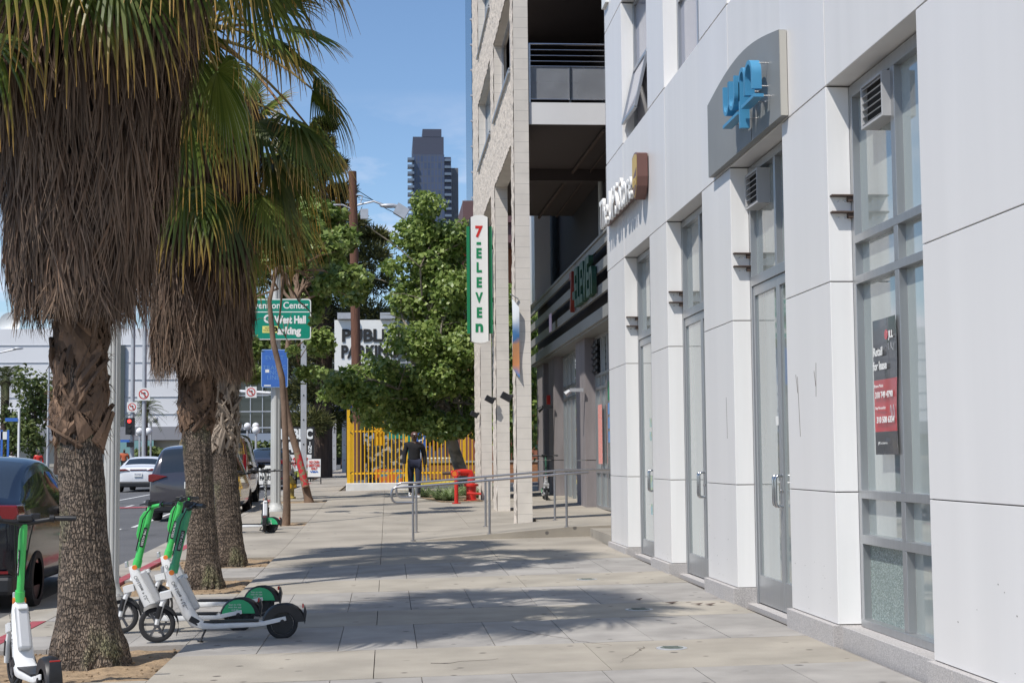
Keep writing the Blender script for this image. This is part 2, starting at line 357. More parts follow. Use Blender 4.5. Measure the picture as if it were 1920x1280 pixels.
for X0, y0, y1, w in ((-5.75, 30.5, 33.8, .1), (-5.55, 34.2, 100, .1), (-7.6, 38, 47, .1), (-7.75, 50, 56, .12), (-7.75, 62, 68, .12), (-9.0, 26, 100, .12)):
    seg = max(1, int((y1 - y0) / 6)); ys = [lerp(y0, y1, i / seg) for i in range(seg + 1)]
    for a, b in zip(ys, ys[1:]): ln.add([(X0, a, gr(X0, a) + .008), (X0 + w, a, gr(X0, a) + .008), (X0 + w, b, gr(X0, b) + .008), (X0, b, gr(X0, b) + .008)], [(0, 1, 2, 3)])
o = ln.build('lane_marking', m_white_line, fixn=False); struct(o)
lr = MB(); lr.add([(-8.4, 44.2, gr(-8, 44) + .014), (-5.6, 44.2, gr(-6, 44) + .014), (-5.6, 45.2, gr(-6, 45) + .014), (-8.4, 45.2, gr(-8, 45) + .014)], [(0, 1, 2, 3)])
struct(lr.build('red_lane_marking', m_red, fixn=False))

ck = MB(); rng_ = random.Random(4)
for (x, y_, dx, dy, n) in ((1.05, 13.3, .35, -1.0, 22), (-.5, 15.9, .9, .35, 16), (1.9, 11.6, -.3, -.9, 14), (.3, 11.1, .8, .2, 12), (2.3, 19.2, -.8, .5, 14), (-1.0, 23.4, .6, 1, 20)):
    p_ = Vector((x, y_, 0)); pts = []
    for i in range(n): pts.append((p_.x, p_.y, gz(p_.x, p_.y) + .004)); p_ += Vector((dx, dy, 0)) * .07 + Vector((rng_.uniform(-1, 1), rng_.uniform(-1, 1), 0)) * .035
    ck.tube(pts, [.0019 * (1 - i / n * .7) for i in range(n)], 4, False)
struct(ck.build('pavement_crack', m_under, fixn=False))

# utility covers in the sidewalk
def cover(x, y_, rx, ry, lab, round_=True):
    t = thing('utility_cover', lab, 'utility cover', (x, y_, gz(x, y_)), 0, 'metal covers set in the sidewalk')
    b = MB(); b.lathe([(rx, -.02), (rx, .004), (rx - .02, .006), (rx - .03, .004)], (x, y_, gz(x, y_)), 28)
    o1 = b.build('frame', m_galv, t, smooth=True)
    b = MB(); b.lathe([(rx - .03, -.01), (rx - .03, .0062)], (x, y_, gz(x, y_)), 28)
    for k in range(5): b.box(x - rx * .5, x + rx * .5, y_ - rx * .5 + k * rx * .24, y_ - rx * .5 + k * rx * .24 + .01, gz(x, y_) + .005, gz(x, y_) + .009)
    b.build('lid', M('cover_patina', (.19, .22, .19), .6, metal=.3, ns=25, na=.3), t)
cover(2.1, 11.5, .115, .1, 'greenish round metal cover in the nearest tan paving band')
cover(2.32, 14.35, .13, .1, 'round metal cover in the shaded tan paving band')
cover(2.25, 17.6, .12, .1, 'small dark round cover farther up by the second door')

# dead leaves
for i, (x, y_) in enumerate(((2.45, 15.15), (2.92, 14.55), (3.02, 14.5), (2.7, 14.75))):
    b = MB(); s_ = .04 + .01 * i; z = gz(x, y_) + .006
    b.add([(x - s_, y_, z + .01), (x, y_ - s_ * .5, z), (x + s_, y_ + .01, z + .018), (x + .01, y_ + s_ * .6, z + .004)], [(0, 1, 2, 3)])
    tag(b.build('fallen_leaf', m_rust, fixn=False), 'curled brown leaf on the paving near the pilaster foot', 'leaf', 'dry leaves fallen by the pilasters')

# ================================================================ white panel building
XF = 3.30
B1 = thing('panel_building', 'white metal panelled building with tall doors, pilasters and wall signs on the right', 'building', (XF, 12, 0))
piers = [(21.25, 22.9), (17.98, 19.16), (14.55, 15.89), (11.27, 12.57), (5.9, 9.26), (3.0, 4.6)]
opens = [(19.16, 21.25), (15.89, 17.98), (12.57, 14.55), (9.26, 11.27), (4.6, 5.9)]
lev = [.205, 1.175, 2.74, 4.22]
wj = MB()
def panel(mb, y0, y1, z0, z1, x0=XF, x1=XF + .3, gp=.0035): mb.box(x0, x1, y0 + .0, y1 - .0, z0 + gp, z1 - gp)
for (a, b) in piers:
    wp = MB(); wr_ = MB()
    for z0, z1 in zip(lev, lev[1:]):
        panel(wp, a, b, z0, z1)
        wr_.box(XF + .003, XF + .172, a - .004, a + .001, z0 + .007, z1 - .007)  # thin skin on the camera-facing reveal, sunlight put into its colour
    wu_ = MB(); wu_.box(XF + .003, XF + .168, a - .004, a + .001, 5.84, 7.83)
    wj.box(XF + .012, XF + .29, a + .012, b - .012, .1, 4.25)
    wp.box(XF, XF + .3, a + .004, b - .004, 4.227, 5.823)
    for z0, z1 in ((5.837, 7.84), (7.855, 9.45), (9.465, 12.5)): wp.box(XF, XF + .3, a + .004, b - .004, z0, z1)
    wj.box(XF + .012, XF + .29, a + .02, b - .02, 4.2, 12.4)
    # stone plinth in blocks
    nb = max(2, round((b - a) / .42)); zb = min(gz(3.3, a), gz(3.3, b)) - .06
    if b > 22: wp.box(XF, XF + .3, 22.885 + .02, 22.925, 4.23, 5.82)
    pil_ = wp.build('pilaster', m_panel, B1, bevel=.003); wr_.build('sunlit_reveal_skin', m_sunlit_reveal, pil_); wu_.build('upper_sunlit_skin', m_sunlit_reveal, pil_); ws = MB()
    for i in range(nb):
        y0, y1 = lerp(a - .015, b + .015, i / nb), lerp(a - .015, b + .015, (i + 1) / nb)
        ws.box(XF - .045, XF + .33, y0 + .002, y1 - .002, zb, .203)
    ws.build('stone_plinth', m_stone, B1, bevel=.004)
for (a, b) in opens:
    bd = MB(); bd.box(XF + .003, XF + .3, a + .004, b - .004, 4.227, 5.823); bd.build('spandrel_panel', m_panel2, B1, bevel=.004)
    bd = MB(); bd.box(XF + .003, XF + .3, a + .004, b - .004, 7.855, 9.45); bd.build('spandrel_panel', m_panel2, B1, bevel=.004)
    wj.box(XF + .02, XF + .28, a - .03, b + .03, 4.24, 5.81)
    wj.box(XF + .02, XF + .28, a - .03, b + .03, 7.87, 9.4)
wj.box(XF + .34, XF + .4, 3, 22.88, -.1, 12.4)
wj.build('wall_core', m_jointg, B1)
b = MB(); b.box(XF + .41, 12, 3, 22.85, -.1, 12.4); b.box(XF, 12, 22.86, 22.882, .21, 12.4); b.build('interior_mass', m_recess, B1)
# steel sill strip in front of the last window (near)
def bracket(Yr, parent):    # two small rusty shelves bolted on the camera-facing reveal
    for i, z in enumerate((3.39, 3.265)):
        b = MB(); b.box(XF + .012, XF + .175, Yr - .062, Yr - .001, z - .012, z); b.box(XF + .14, XF + .175, Yr - .05, Yr - .002, z - .05, z - .012)
        o = b.build('steel_bracket', m_rust, parent, bevel=.001)
        b = MB()
        for x in (.075, .125): b.tube([(XF + x, Yr - .014, z - .045), (XF + x, Yr - .0005, z - .045)], .006, 6)
        b.build('bolt', m_steel, o)
for yr in (21.25, 17.98, 14.55, 11.27): bracket(yr, B1)
FX0, FX1 = XF + .175, XF + .27
def vent(Ya, Yb, z0, z1, parent, x0=3.41):
    b = MB(); t_ = .02
    b.box(x0, FX1, Ya, Ya + t_, z0, z1); b.box(x0, FX1, Yb - t_, Yb, z0, z1); b.box(x0, FX1, Ya + t_, Yb - t_, z1 - t_, z1); b.box(x0, FX1, Ya + t_, Yb - t_, z0, z0 + t_)
    o = b.build('vent_box', m_vent, parent, bevel=.002)
    b = MB(); b.box(x0 + .045, x0 + .06, Ya + t_, Yb - t_, z0 + t_, z1 - t_); b.build('vent_back', m_dark, o)
    b = MB(); n_ = 6
    for i in range(n_):
        z = lerp(z0 + .035, z1 - .035, i / (n_ - 1)); b.bar((x0 + .015, Ya + t_, z), (x0 + .015, Yb - t_, z), .022, .006, up=(-.45, 0, .9))
    b.build('vent_slat', m_vent, o)
def frame_rect(mb, ya, yb, z0, z1, w, x0, x1):
    mb.box(x0, x1, ya, ya + w, z0, z1); mb.box(x0, x1, yb - w, yb, z0, z1); mb.box(x0 + .002, x1 - .002, ya + w, yb - w, z0, z0 + w); mb.box(x0 + .002, x1 - .002, ya + w, yb - w, z1 - w, z1)
def door_bay(ya, yb, lab, vent_on, handle_both=True):
    zf = gz(3.4, (ya + yb) / 2) + .012
    f = MB(); w = .06
    f.box(FX0, FX1, ya + .002, ya + w, zf, 4.212); f.box(FX0, FX1, yb - w, yb - .002, zf, 4.212)
    f.box(FX0 + .002, FX1, ya + w, yb - w, 4.14, 4.212); f.box(FX0 - .004, FX1, ya + w, yb - w, 3.06, 3.15)
    ym = (ya + yb) / 2; f.box(FX0 + .003, FX1, ym - .03, ym + .03, 3.15, 4.14)
    fr = f.build('door_frame', m_alu, B1, bevel=.003)
    gl = MB(); gl.box(FX0 + .06, FX0 + .07, ya + w, ym - .03, 3.15, 4.14); gl.box(FX0 + .06, FX0 + .07, ym + .03, yb - w, 3.15, 4.14); gl.build('transom_glass', m_glass, fr)
    for (a, b, hy) in ((ya + w + .004, ym - .003, ym - .045), (ym + .003, yb - w - .004, ym + .045)):
        d = MB(); sw_ = .055; x0, x1 = FX0 + .012, FX0 + .062
        d.box(x0, x1, a, a + sw_, zf + .01, 3.055); d.box(x0, x1, b - sw_, b, zf + .01, 3.055); d.box(x0 + .001, x1, a + sw_, b - sw_, 2.965, 3.055); d.box(x0 + .001, x1, a + sw_, b - sw_, zf + .01, .33)
        do = d.build('door', m_alu, B1, bevel=.003)
        gg = MB(); gg.box(x0 + .02, x0 + .03, a + sw_, b - sw_, .33, 2.965); gg.build('door_glass', m_glass, do)
        h = MB(); pts = [(x0, hy, 1.0), (x0 - .045, hy, 1.0), (x0 - .062, hy, 1.015), (x0 - .065, hy, 1.04), (x0 - .065, hy, 1.23), (x0 - .062, hy, 1.255), (x0 - .045, hy, 1.27), (x0, hy, 1.27)]
        h.tube(pts, .0125, 10); h.tube([(x0 - .004, hy, 1.135), (x0 + .001, hy, 1.135)], .018, 12)
        h.build('door_handle', m_steel, do, smooth=True)
    t = MB(); t.box(FX0 - .09, FX1, ya, yb, zf - .05, zf - .002); t.build('threshold', m_stone, B1)
    if vent_on: vent(yb - .62, yb - .15, 3.78, 4.11, fr)
    return fr
d4 = door_bay(12.57, 14.55, '', True); d3 = door_bay(15.89, 17.98, '', False); d2 = door_bay(19.16, 21.25, '', False)
# big window
def window_bay(ya, yb):
    f = MB(); w = .075; x0, x1 = FX0, FX1; ym = (ya + yb) / 2
    f.box(x0, x1, ya + .002, ya + w, .2, 4.212); f.box(x0, x1, yb - w, yb - .002, .2, 4.212)
    f.box(x0 - .002, x1, ya + w, yb - w, 4.12, 4.212); f.box(x0 - .025, x1, ya + w, yb - w, .2, .255)
    for z0, z1 in ((3.015, 3.075), (2.71, 2.77), (1.13, 1.19), (.80, .865)): f.box(x0 - .005, x1, ya + w, yb - w, z0, z1)
    zz = [.255, .80, .865, 1.13, 1.19, 2.71, 2.77, 3.015, 3.075, 4.12]
    for a, b in zip(zz[::2], zz[1::2]): f.box(x0 - .003, x1, ym - .042, ym + .042, a, b)
    for a, b in ((zz[1], zz[2]), (zz[3], zz[4]), (zz[5], zz[6]), (zz[7], zz[8])): pass
    fr = f.build('window_frame', m_alu, B1, bevel=.003)
    q = MB()
    for a, b in zip(zz[::2], zz[1::2]):
        for c, d in ((ya + w, ym - .042), (ym + .042, yb - w)):
            if a == .255 and c > ya + .5 and ya > 9: continue
            q.box(x0 + .055, x0 + .065, c, d, a, b)
    q.build('window_glass', m_glass, fr)
    return fr, ym, w, x0
fr5, ym, w5, x05 = window_bay(9.26, 11.27)
m_shat = M('shattered_glass', (.42, .50, .47), .12, ns=90, na=.6, col2=(.22, .28, .26), bump=1, bs=110, lo=.5, hi=.56, spec=1)
b = MB(); b.box(x05 + .055, x05 + .065, ym + .042, 11.27 - w5, .255, .80); b.build('broken_pane', m_shat, fr5)
vent(10.29, 10.77, 3.78, 4.10, fr5)
b = MB(); b.box(XF + .02, FX1 + .1, 9.27, 11.26, -.05, .197)
for i in range(5): pass
o = b.build('stone_sill_course', m_stone, B1, bevel=.004)
window_bay(4.6, 5.9)
b = MB(); b.box(XF + .02, FX1 + .1, 4.61, 5.89, -.05, .197); b.build('stone_sill_course', m_stone, B1)
# upper windows
m_winup = M('upper_window_glass', (.33, .33, .38), .08, spec=1)
for i, (a, b_) in enumerate(opens[:4]):
    f = MB(); x0, x1 = XF + .17, XF + .24; z0, z1 = 5.83, 7.85
    frame_rect(f, a, b_, z0, z1, .06, x0, x1); f.box(x0 + .004, x1, a + .06, b_ - .06, 6.85, 6.91)
    yv = a + .42 * (b_ - a); f.box(x0 + .003, x1, yv, yv + .05, 5.89, 6.85); f.box(x0 + .003, x1, yv, yv + .05, 6.91, 7.79)
    fr = f.build('upper_window_frame', m_alu, B1, bevel=.003)
    q = MB(); q.box(x0 + .04, x0 + .05, a + .06, b_ - .06, 5.89, 6.85); q.box(x0 + .04, x0 + .05, a + .06, b_ - .06, 6.91, 7.79); q.build('upper_window_glass', m_winup, fr)
    if i == 0:   # open awning sash
        s_ = MB(); ya, yb = yv + .06, b_ - .07
        for (p, q_) in (((x0, ya, 6.84), (x0 - .17, ya, 6.1)), ((x0, yb, 6.84), (x0 - .17, yb, 6.1))): s_.bar(p, q_, .045, .04)
        s_.bar((x0, ya, 6.84), (x0, yb, 6.84), .045, .04); s_.bar((x0 - .17, ya, 6.1), (x0 - .17, yb, 6.1), .045, .04)
        so_ = s_.build('open_sash', m_alu, B1, bevel=.002)
        s_ = MB(); s_.add([(x0 - .004, ya, 6.84), (x0 - .004, yb, 6.84), (x0 - .174, yb, 6.1), (x0 - .174, ya, 6.1)], [(0, 1, 2, 3)]); s_.build('sash_glass', m_winup, so_)
b = MB()
for (y_, z, w_, h_) in ((20.5, 1.9, .14, .12), (20.5, 1.72, .14, .12), (20.5, 1.1, .16, .2), (20.5, .75, .14, .14)): b.box(FX0 + .0305, FX0 + .0312, y_ - w_ / 2, y_ + w_ / 2, z - h_ / 2, z + h_ / 2)
b.build('door_decal', M('decal_pastel', (.45, .5, .25), .4, ns=12, na=.5, col2=(.25, .45, .55)), d2)
b = MB(); b.box(FX0 + .008, FX0 + .0115, 13.62, 13.70, 1.72, 1.8); b.build('lock_plate', m_signwhite, d4)
b = MB(); rg_ = random.Random(12)
for i in range(70):
    pr_ = piers[rg_.randint(0, 4)]; y_ = rg_.uniform(pr_[0] + .05, pr_[1] - .05); z = .22 + abs(rg_.gauss(0, .35)); s_ = rg_.uniform(.003, .011)
    b.add([(XF - .0012, y_ - s_, z), (XF - .0012, y_, z - s_ * .6), (XF - .0012, y_ + s_ * 1.3, z + s_ * .2), (XF - .0012, y_, z + s_ * .5)], [(0, 1, 2, 3)])
b.build('scuff_marks', M('scuff_grey', (.28, .26, .24), .8), B1)
# scratches on the panels
b = MB()
for (y0, z0, y1, z1) in ((14.9, 2.02, 14.88, 1.62), (12.25, 2.08, 12.2, 1.6), (12.3, 2.1, 12.25, 1.95), (11.7, 2.16, 11.72, 1.9), (11.76, 2.1, 11.72, 1.98)):
    b.bar((XF - .001, y0, z0), (XF - .001, y1, z1), .006, .0015, up=(1, 0, 0))
b.build('rust_drip', m_rust, B1)
# corner conduit box at the far top
b = MB(); b.box(XF - .05, XF + .02, 22.4, 22.8, 8.2, 8.9); b.box(XF - .09, XF - .05, 22.35, 22.6, 8.7, 8.95); b.build('corner_bracket', m_signwhite, B1)

# ---- arched grey sign board with blue logo letters
SB = thing('arched_sign', 'grey arched sign board with blue raised logo letters over the nearest door', 'sign', (XF, 13.8, 4.24))
poly = [(15.22, 4.245), (12.35, 4.235)] + [(lerp(12.35, 15.22, i / 16), 4.96 + .02 * (i / 16) + .155 * math.sin(math.pi * i / 16)) for i in range(17)]
b = MB(); b.prism(poly, (XF - .066, 0, 0), (0, 1, 0), (0, 0, 1), (.058, 0, 0)); b.build('sign_board', [m_greysign], SB)
b = MB(); b.box(XF - .063, XF - .005, 12.338, 12.349, 4.24, 4.955); b.build('sign_edge', m_beige_edge, SB)
b = MB(); b.box(XF - .068, XF - .0665, 13.36, 13.366, 4.245, 4.5); b.build('board_seam', m_dark, SB)
lx0, lx1 = 3.085, 3.17; T_ = .036
lt = MB()
def U(yL, yR, ztop, zbot, flip=False):     # U-shaped stroke, yL > yR
    r = (yL - yR) / 2; cy = (yL + yR) / 2; pts_o = []; pts_i = []
    zc = zbot + r if not flip else ztop - r
    for i in range(13):
        a = math.pi * i / 12
        if not flip: pts_o.append((cy + r * math.cos(a), zc - r * math.sin(a))); pts_i.append((cy + (r - T_) * math.cos(a), zc - (r - T_) * math.sin(a)))
        else: pts_o.append((cy + r * math.cos(a), zc + r * math.sin(a))); pts_i.append((cy + (r - T_) * math.cos(a), zc + (r - T_) * math.sin(a)))
    e = ztop if not flip else zbot
    P = [(yL, e)] + pts_o + [(yR, e), (yR + T_, e)] + pts_i[::-1] + [(yL - T_, e)]
    n = len(P) // 2; # build as strip of quads
    O = [(yL, e)] + pts_o + [(yR, e)]; I = [(yL - T_, e)] + pts_i + [(yR + T_, e)]
    V = []; F = []
    for (o_, i_) in zip(O, I): V += [(lx0, o_[0], o_[1]), (lx0, i_[0], i_[1]), (lx1, i_[0], i_[1]), (lx1, o_[0], o_[1])]
    for k in range(len(O) - 1):
        for j in range(4): F.append((k * 4 + j, k * 4 + (j + 1) % 4, (k + 1) * 4 + (j + 1) % 4, (k + 1) * 4 + j))
    F += [(0, 1, 2, 3), tuple(4 * (len(O) - 1) + j for j in (3, 2, 1, 0))]
    lt.add(V, F)
U(13.84, 13.60, 4.825, 4.54); U(13.655, 13.38, 4.825, 4.54) if False else U(13.61, 13.36, 4.825, 4.54)
U(13.20, 12.98, 4.825, 4.55, True); U(12.99, 12.70, 4.825, 4.55, True)
lt.box(lx0, lx1, 13.155, 13.2, 4.31, 4.72)
b2 = MB(); b2.box(lx0, lx1, 13.26, 13.86, 4.45, 4.478); b2.box(lx0, lx1, 12.64, 13.11, 4.465, 4.493)
lt.build('logo_letters', m_blue, SB, smooth=True); b2.build('logo_bar', m_blue, SB)
b = MB()
for yy, zz_ in ((13.8, 4.75), (13.6, 4.62), (13.4, 4.75), (13.17, 4.4), (12.74, 4.78), (12.74, 4.58), (12.67, 4.48), (13.02, 4.6), (13.75, 4.47), (12.9, 4.48)):
    b.tube([(lx1 - .01, yy, zz_), (XF - .064, yy, zz_)], .006, 6)
b.build('stand_off_pin', m_steel, SB)

# ---- white store letters with brown shield
US = thing('letter_sign', 'raised white store-name letters with a brown and gold shield on the white wall', 'sign', (XF, 21, 4.7))
text('The UPS Store', .60, (3.165, 21.1, 4.98), (0, -1, 0), (0, 0, 1), m_wletter, US, 'white_letters', ext=.022, bold=.006, width=2.95)
b = MB(); b.box(3.19, 3.285, 19.62, 22.6, 4.86, 4.94); b.box(3.19, 3.285, 19.62, 22.6, 5.03, 5.07); b.build('raceway', m_brownsign, US)
sh = [(-.2, .27), (-.1, .30), (0, .31), (.1, .30), (.2, .27), (.2, -.02), (.17, -.14), (.1, -.22), (0, -.29), (-.1, -.22), (-.17, -.14), (-.2, -.02)]
b = MB(); b.prism(sh, (3.15, 19.32, 5.0), (0, 1, 0), (0, 0, 1), (.135, 0, 0)); b.build('shield_box', m_brownsign, US)
b = MB(); b.prism([(x * .9, y_ * .93) for x, y_ in sh], (3.146, 19.32, 5.0), (0, 1, 0), (0, 0, 1), (.003, 0, 0)); fo = b.build('shield_face', m_gold, US)
b = MB(); b.prism([(x * .82, y_ * .85 if y_ < .1 else .1) for x, y_ in sh if y_ < .2] + [(-.16, .1)], (3.143, 19.32, 5.0), (0, 1, 0), (0, 0, 1), (.0025, 0, 0)); b.build('shield_field', m_brownsign, US)
text('ups', .2, (3.141, 19.32, 4.95), (0, -1, 0), (0, 0, 1), m_gold, US, 'shield_lettering', ext=.001, bold=.008, width=.3)

# ---- lease poster
PO = thing('lease_poster', 'black and red retail lease poster stuck inside the big window', 'poster', (3.45, 10.54, 1.45))
m_pblack = M('poster_black', (.055, .055, .06), .25, ns=2.5, na=.4, coat=.4); m_pred = M('poster_red', (.52, .04, .045), .25, ns=3, na=.25, coat=.4)
def wavy(z0, z1, mat, name):
    V = []; F = []; n = 10
    for j in range(n + 1):
        z = lerp(z0, z1, j / n); s_ = .02 * math.sin((z - 1.45) * 6.5)
        for i in range(5):
            y_ = lerp(10.79, 10.28, i / 4); V.append((3.462 + .006 * math.sin(i), y_ + s_ * (i / 4), z))
    for j in range(n):
        for i in range(4): F.append((j * 5 + i, j * 5 + i + 1, (j + 1) * 5 + i + 1, (j + 1) * 5 + i))
    b = MB(); b.add(V, F); return b.build(name, mat, PO, smooth=True)
wavy(1.45, 1.61, m_pblack, 'poster_foot'); wavy(1.61, 1.975, m_pred, 'poster_band'); wavy(1.975, 2.40, m_pblack, 'poster_head')
def pt(s_, size, y_, z, w, mat=m_signwhite, bold=0.002): text(s_, size, (3.452, y_, z), (0, -1, 0), (0, 0, 1), mat, PO, 'poster_lettering', ext=.0006, bold=bold, width=w)
pt('JLL', .07, 10.37, 2.275, .1); pt('Retail', .085, 10.66, 2.17, .2); pt('for lease', .085, 10.62, 2.07, .3)
pt('Shauna Mattis', .03, 10.66, 1.93, .2, bold=0); pt('310 749 4790', .06, 10.55, 1.865, .38); pt('Ray Hernandez', .03, 10.63, 1.775, .22, bold=0); pt('310 508 6334', .06, 10.53, 1.69, .38); pt('jll.com', .025, 10.6, 1.53, .2, bold=0)
b = MB(); b.lathe([(.035, 0), (.035, .002)], (3.452, 10.47, 2.28), 18, 'x'); b.build('poster_dot', m_pred, PO)
b = MB(); pts = [(3.4515, 10.45 - .02 * i - .01 * math.sin(i * 2.3), 2.19 + .03 * math.sin(i * 1.9)) for i in range(8)]; b.tube(pts, .0018, 4)
pts = [(3.4515, 10.42 - .012 * i, 1.74 + .05 * math.sin(i * 1.3)) for i in range(9)]; b.tube(pts, .0018, 4); b.build('scribble', m_galv, PO)

# ================================================================ block building (7-Eleven)
B2 = thing('block_building', 'tall pale split-face block building with square openings and recessed storefront', 'building', (2.4, 35, .2))
XB0, XB1 = 2.40, 2.68; YB0, YB1 = 28.8, 42.5; TOP = 15.5
vo = [(29.45, 34.05), (35.15, 39.85)]
zo = [(.1, 7.47), (9.03, 10.67), (12.0, 13.7)]
bw = MB(); rf = MB()
def rough(y0, y1, z0, z1):
    ny, nz_ = max(1, round((y1 - y0) / .07)), max(1, round((z1 - z0) / .07)); V = []
    for j in range(nz_ + 1):
        for i in range(ny + 1):
            y_, z = lerp(y0, y1, i / ny), lerp(z0, z1, j / nz_); d = noise.noise(Vector((1, y_ * 6, z * 7))) * .022 + noise.noise(Vector((5, y_ * 2.7, z * 3))) * .012
            mort = (z * 5) % 1
            if mort < .12 or mort > .9: d += .003
            V.append((XB0 - .012 + d * .8, y_, z))
    rf.add(V, [(j * (ny + 1) + i, j * (ny + 1) + i + 1, (j + 1) * (ny + 1) + i + 1, (j + 1) * (ny + 1) + i) for j in range(nz_) for i in range(ny)])
YC = [YB0] + [v for p in vo for v in p] + [YB1]
for k in range(0, len(YC), 2):
    bw.box(XB0, XB1, YC[k], YC[k + 1], .0, TOP); rough(YC[k], YC[k + 1], .15, TOP)
for (a, b_) in vo:
    zs = [(7.47, 9.03), (10.67, 12.0), (13.7, TOP)]
    for z0, z1 in zs: bw.box(XB0 + .001, XB1 - .001, a, b_, z0, z1); rough(a, b_, z0, z1)
bw.build('block_wall', m_block, B2); rf.build('split_face', m_split, B2, smooth=False, fixn=False)
# windows and sills in upper openings
f = MB()
for (a, b_) in vo:
    for (z0, z1) in zo[1:]:
        f.box(XB0 + .17, XB0 + .22, a, b_, z0, z0 + .05); f.box(XB0 + .17, XB0 + .22, a, b_, z1 - .05, z1)
        for y_ in (a, (a + b_) / 2 - .02, b_ - .05): f.box(XB0 + .172, XB0 + .222, y_, y_ + .05, z0 + .05, z1 - .05)
fo = f.build('window_frame', m_galv, B2)
q = MB()
q.box(XB0 + .2, XB0 + .205, 35.35, 39.75, 9.08, 10.62); q.box(XB0 + .2, XB0 + .205, 35.35, 39.75, 12.05, 13.65)
q.build('window_glass', M('blue_window_glass', (.08, .2, .3), .05, spec=1), fo)
for (a, b_) in vo:
    for z in (9.03, 12.0): s_ = MB(); s_.box(XB0 - .06, XB0 + .1, a - .02, b_ + .02, z - .14, z - .1); s_.box(XB0 - .045, XB0 + .08, a, b_, z - .07, z - .035); s_.build('window_sill', m_alu, B2)
# recessed mass, ceilings, slabs
mass = MB()
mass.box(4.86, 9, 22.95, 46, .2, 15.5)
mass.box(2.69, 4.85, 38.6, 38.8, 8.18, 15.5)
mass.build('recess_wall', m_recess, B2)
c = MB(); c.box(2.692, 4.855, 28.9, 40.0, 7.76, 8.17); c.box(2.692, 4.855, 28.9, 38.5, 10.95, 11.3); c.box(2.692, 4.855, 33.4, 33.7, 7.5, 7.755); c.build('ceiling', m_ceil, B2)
c = MB(); c.box(2.692, 4.3, 28.86, 28.897, 7.76, 8.18); c.build('balcony_slab_edge', m_panel, B2)
pc = MB(); pc.tube([(4.15, 29, 7.68), (3.95, 39.8, 7.68)], .035, 8); pc.tube([(4.5, 29, 7.7), (4.4, 39.8, 7.7)], .02, 8); pc.build('sprinkler_pipe', m_rust, B2, smooth=True)
pc = MB(); pc.tube([(4.7, 33.5, 5.9), (4.7, 33.5, 7.7)], .06, 10); pc.build('down_pipe', m_polepaint, B2, smooth=True)
# white piers on storefront
wpier = MB(); wpier.box(4.15, 4.6, 43.2, 45.6, 5.86, 8.6); wpier.box(4.15, 4.6, 43.2, 45.6, 8.62, 15.5); wpier.build('white_pier', m_panel, B2, bevel=.004)
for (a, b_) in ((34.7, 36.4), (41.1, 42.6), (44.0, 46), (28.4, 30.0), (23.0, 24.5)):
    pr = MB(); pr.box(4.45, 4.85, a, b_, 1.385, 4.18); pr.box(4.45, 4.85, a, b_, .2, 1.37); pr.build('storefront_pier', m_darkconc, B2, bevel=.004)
rv = MB()
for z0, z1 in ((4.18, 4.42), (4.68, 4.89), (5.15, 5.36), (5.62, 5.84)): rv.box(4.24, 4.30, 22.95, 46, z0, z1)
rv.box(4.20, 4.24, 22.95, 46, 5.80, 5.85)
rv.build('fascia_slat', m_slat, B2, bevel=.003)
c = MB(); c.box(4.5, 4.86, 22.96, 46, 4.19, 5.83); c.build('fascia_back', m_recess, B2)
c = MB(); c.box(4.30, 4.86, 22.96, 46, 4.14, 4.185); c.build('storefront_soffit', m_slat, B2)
def storefront(a, b_, door_c):
    f = MB(); x0, x1 = 4.68, 4.76; zf = .30
    f.box(x0, x1, a, a + .06, zf, 4.14); f.box(x0, x1, b_ - .06, b_, zf, 4.14)
    for z in (.32, 1.1, 2.95, 3.25, 4.08): f.box(x0 + .002, x1, a + .06, b_ - .06, z, z + .06)
    n = max(2, round((b_ - a) / 1.0))
    for i in range(1, n): y_ = lerp(a, b_, i / n); f.box(x0 + .004, x1, y_ - .03, y_ + .03, .38, 4.08)
    fr = f.build('storefront_frame', m_alu, B2)
    q = MB(); q.box(x0 + .05, x0 + .06, a + .06, b_ - .06, .38, 4.08); q.build('storefront_glass', m_glass, fr)
    h = MB(); h.tube([(x0, door_c, 1.0), (x0 - .06, door_c, 1.0), (x0 - .06, door_c, 1.45), (x0, door_c, 1.45)], .014, 8); h.build('door_handle', m_steel, fr)
    return fr
sf1 = storefront(36.4, 41.1, 37.9); sf2 = storefront(30.0, 34.7, 32.2); storefront(24.5, 28.4, 26)
b = MB()
for i in range(5): b.box(4.60, 4.68, 34.0, 34.65, 3.35 + i * .14, 3.40 + i * .14)
b.box(4.64, 4.67, 34.0, 34.65, 3.3, 4.05, 0); b.build('vent_slat', m_black, sf2)
b = MB(); b.box(4.655, 4.677, 31.2, 31.75, .42, 3.1); b.build('plywood_panel', m_ply, B2)
b = MB(); b.box(4.668, 4.676, 32.05, 32.6, 2.65, 3.05, 0); b.build('window_poster', m_green, B2)
b = MB()
for z in (1.75, 2.05, 2.35): b.box(4.668, 4.676, 32.05, 32.6, z, z + .24)
b.build('window_poster', m_bluefade, B2)
b = MB(); b.box(4.668, 4.676, 33.6, 34.2, 1.3, 2.6); o = b.build('window_poster', M('pink_poster', (.72, .5, .45), .6, ns=30, na=.5, col2=(.75, .12, .08)), B2)
for (yy, zz_) in ((34.6, 2.92), (41.0, 2.75)):
    b = MB(); b.box(4.1, 4.4, yy, yy + .12, zz_, zz_ + .08); b.tube([(4.1, yy + .06, zz_ + .02), (4.0, yy + .06, zz_ - .06)], [.05, .07], 8); b.build('wall_lamp', m_black if yy > 40 else m_galv, B2)
b = MB(); b.box(4.36, 4.45, 42.2, 42.4, 2.9, 3.15); b.build('alarm_box', m_redp, B2)
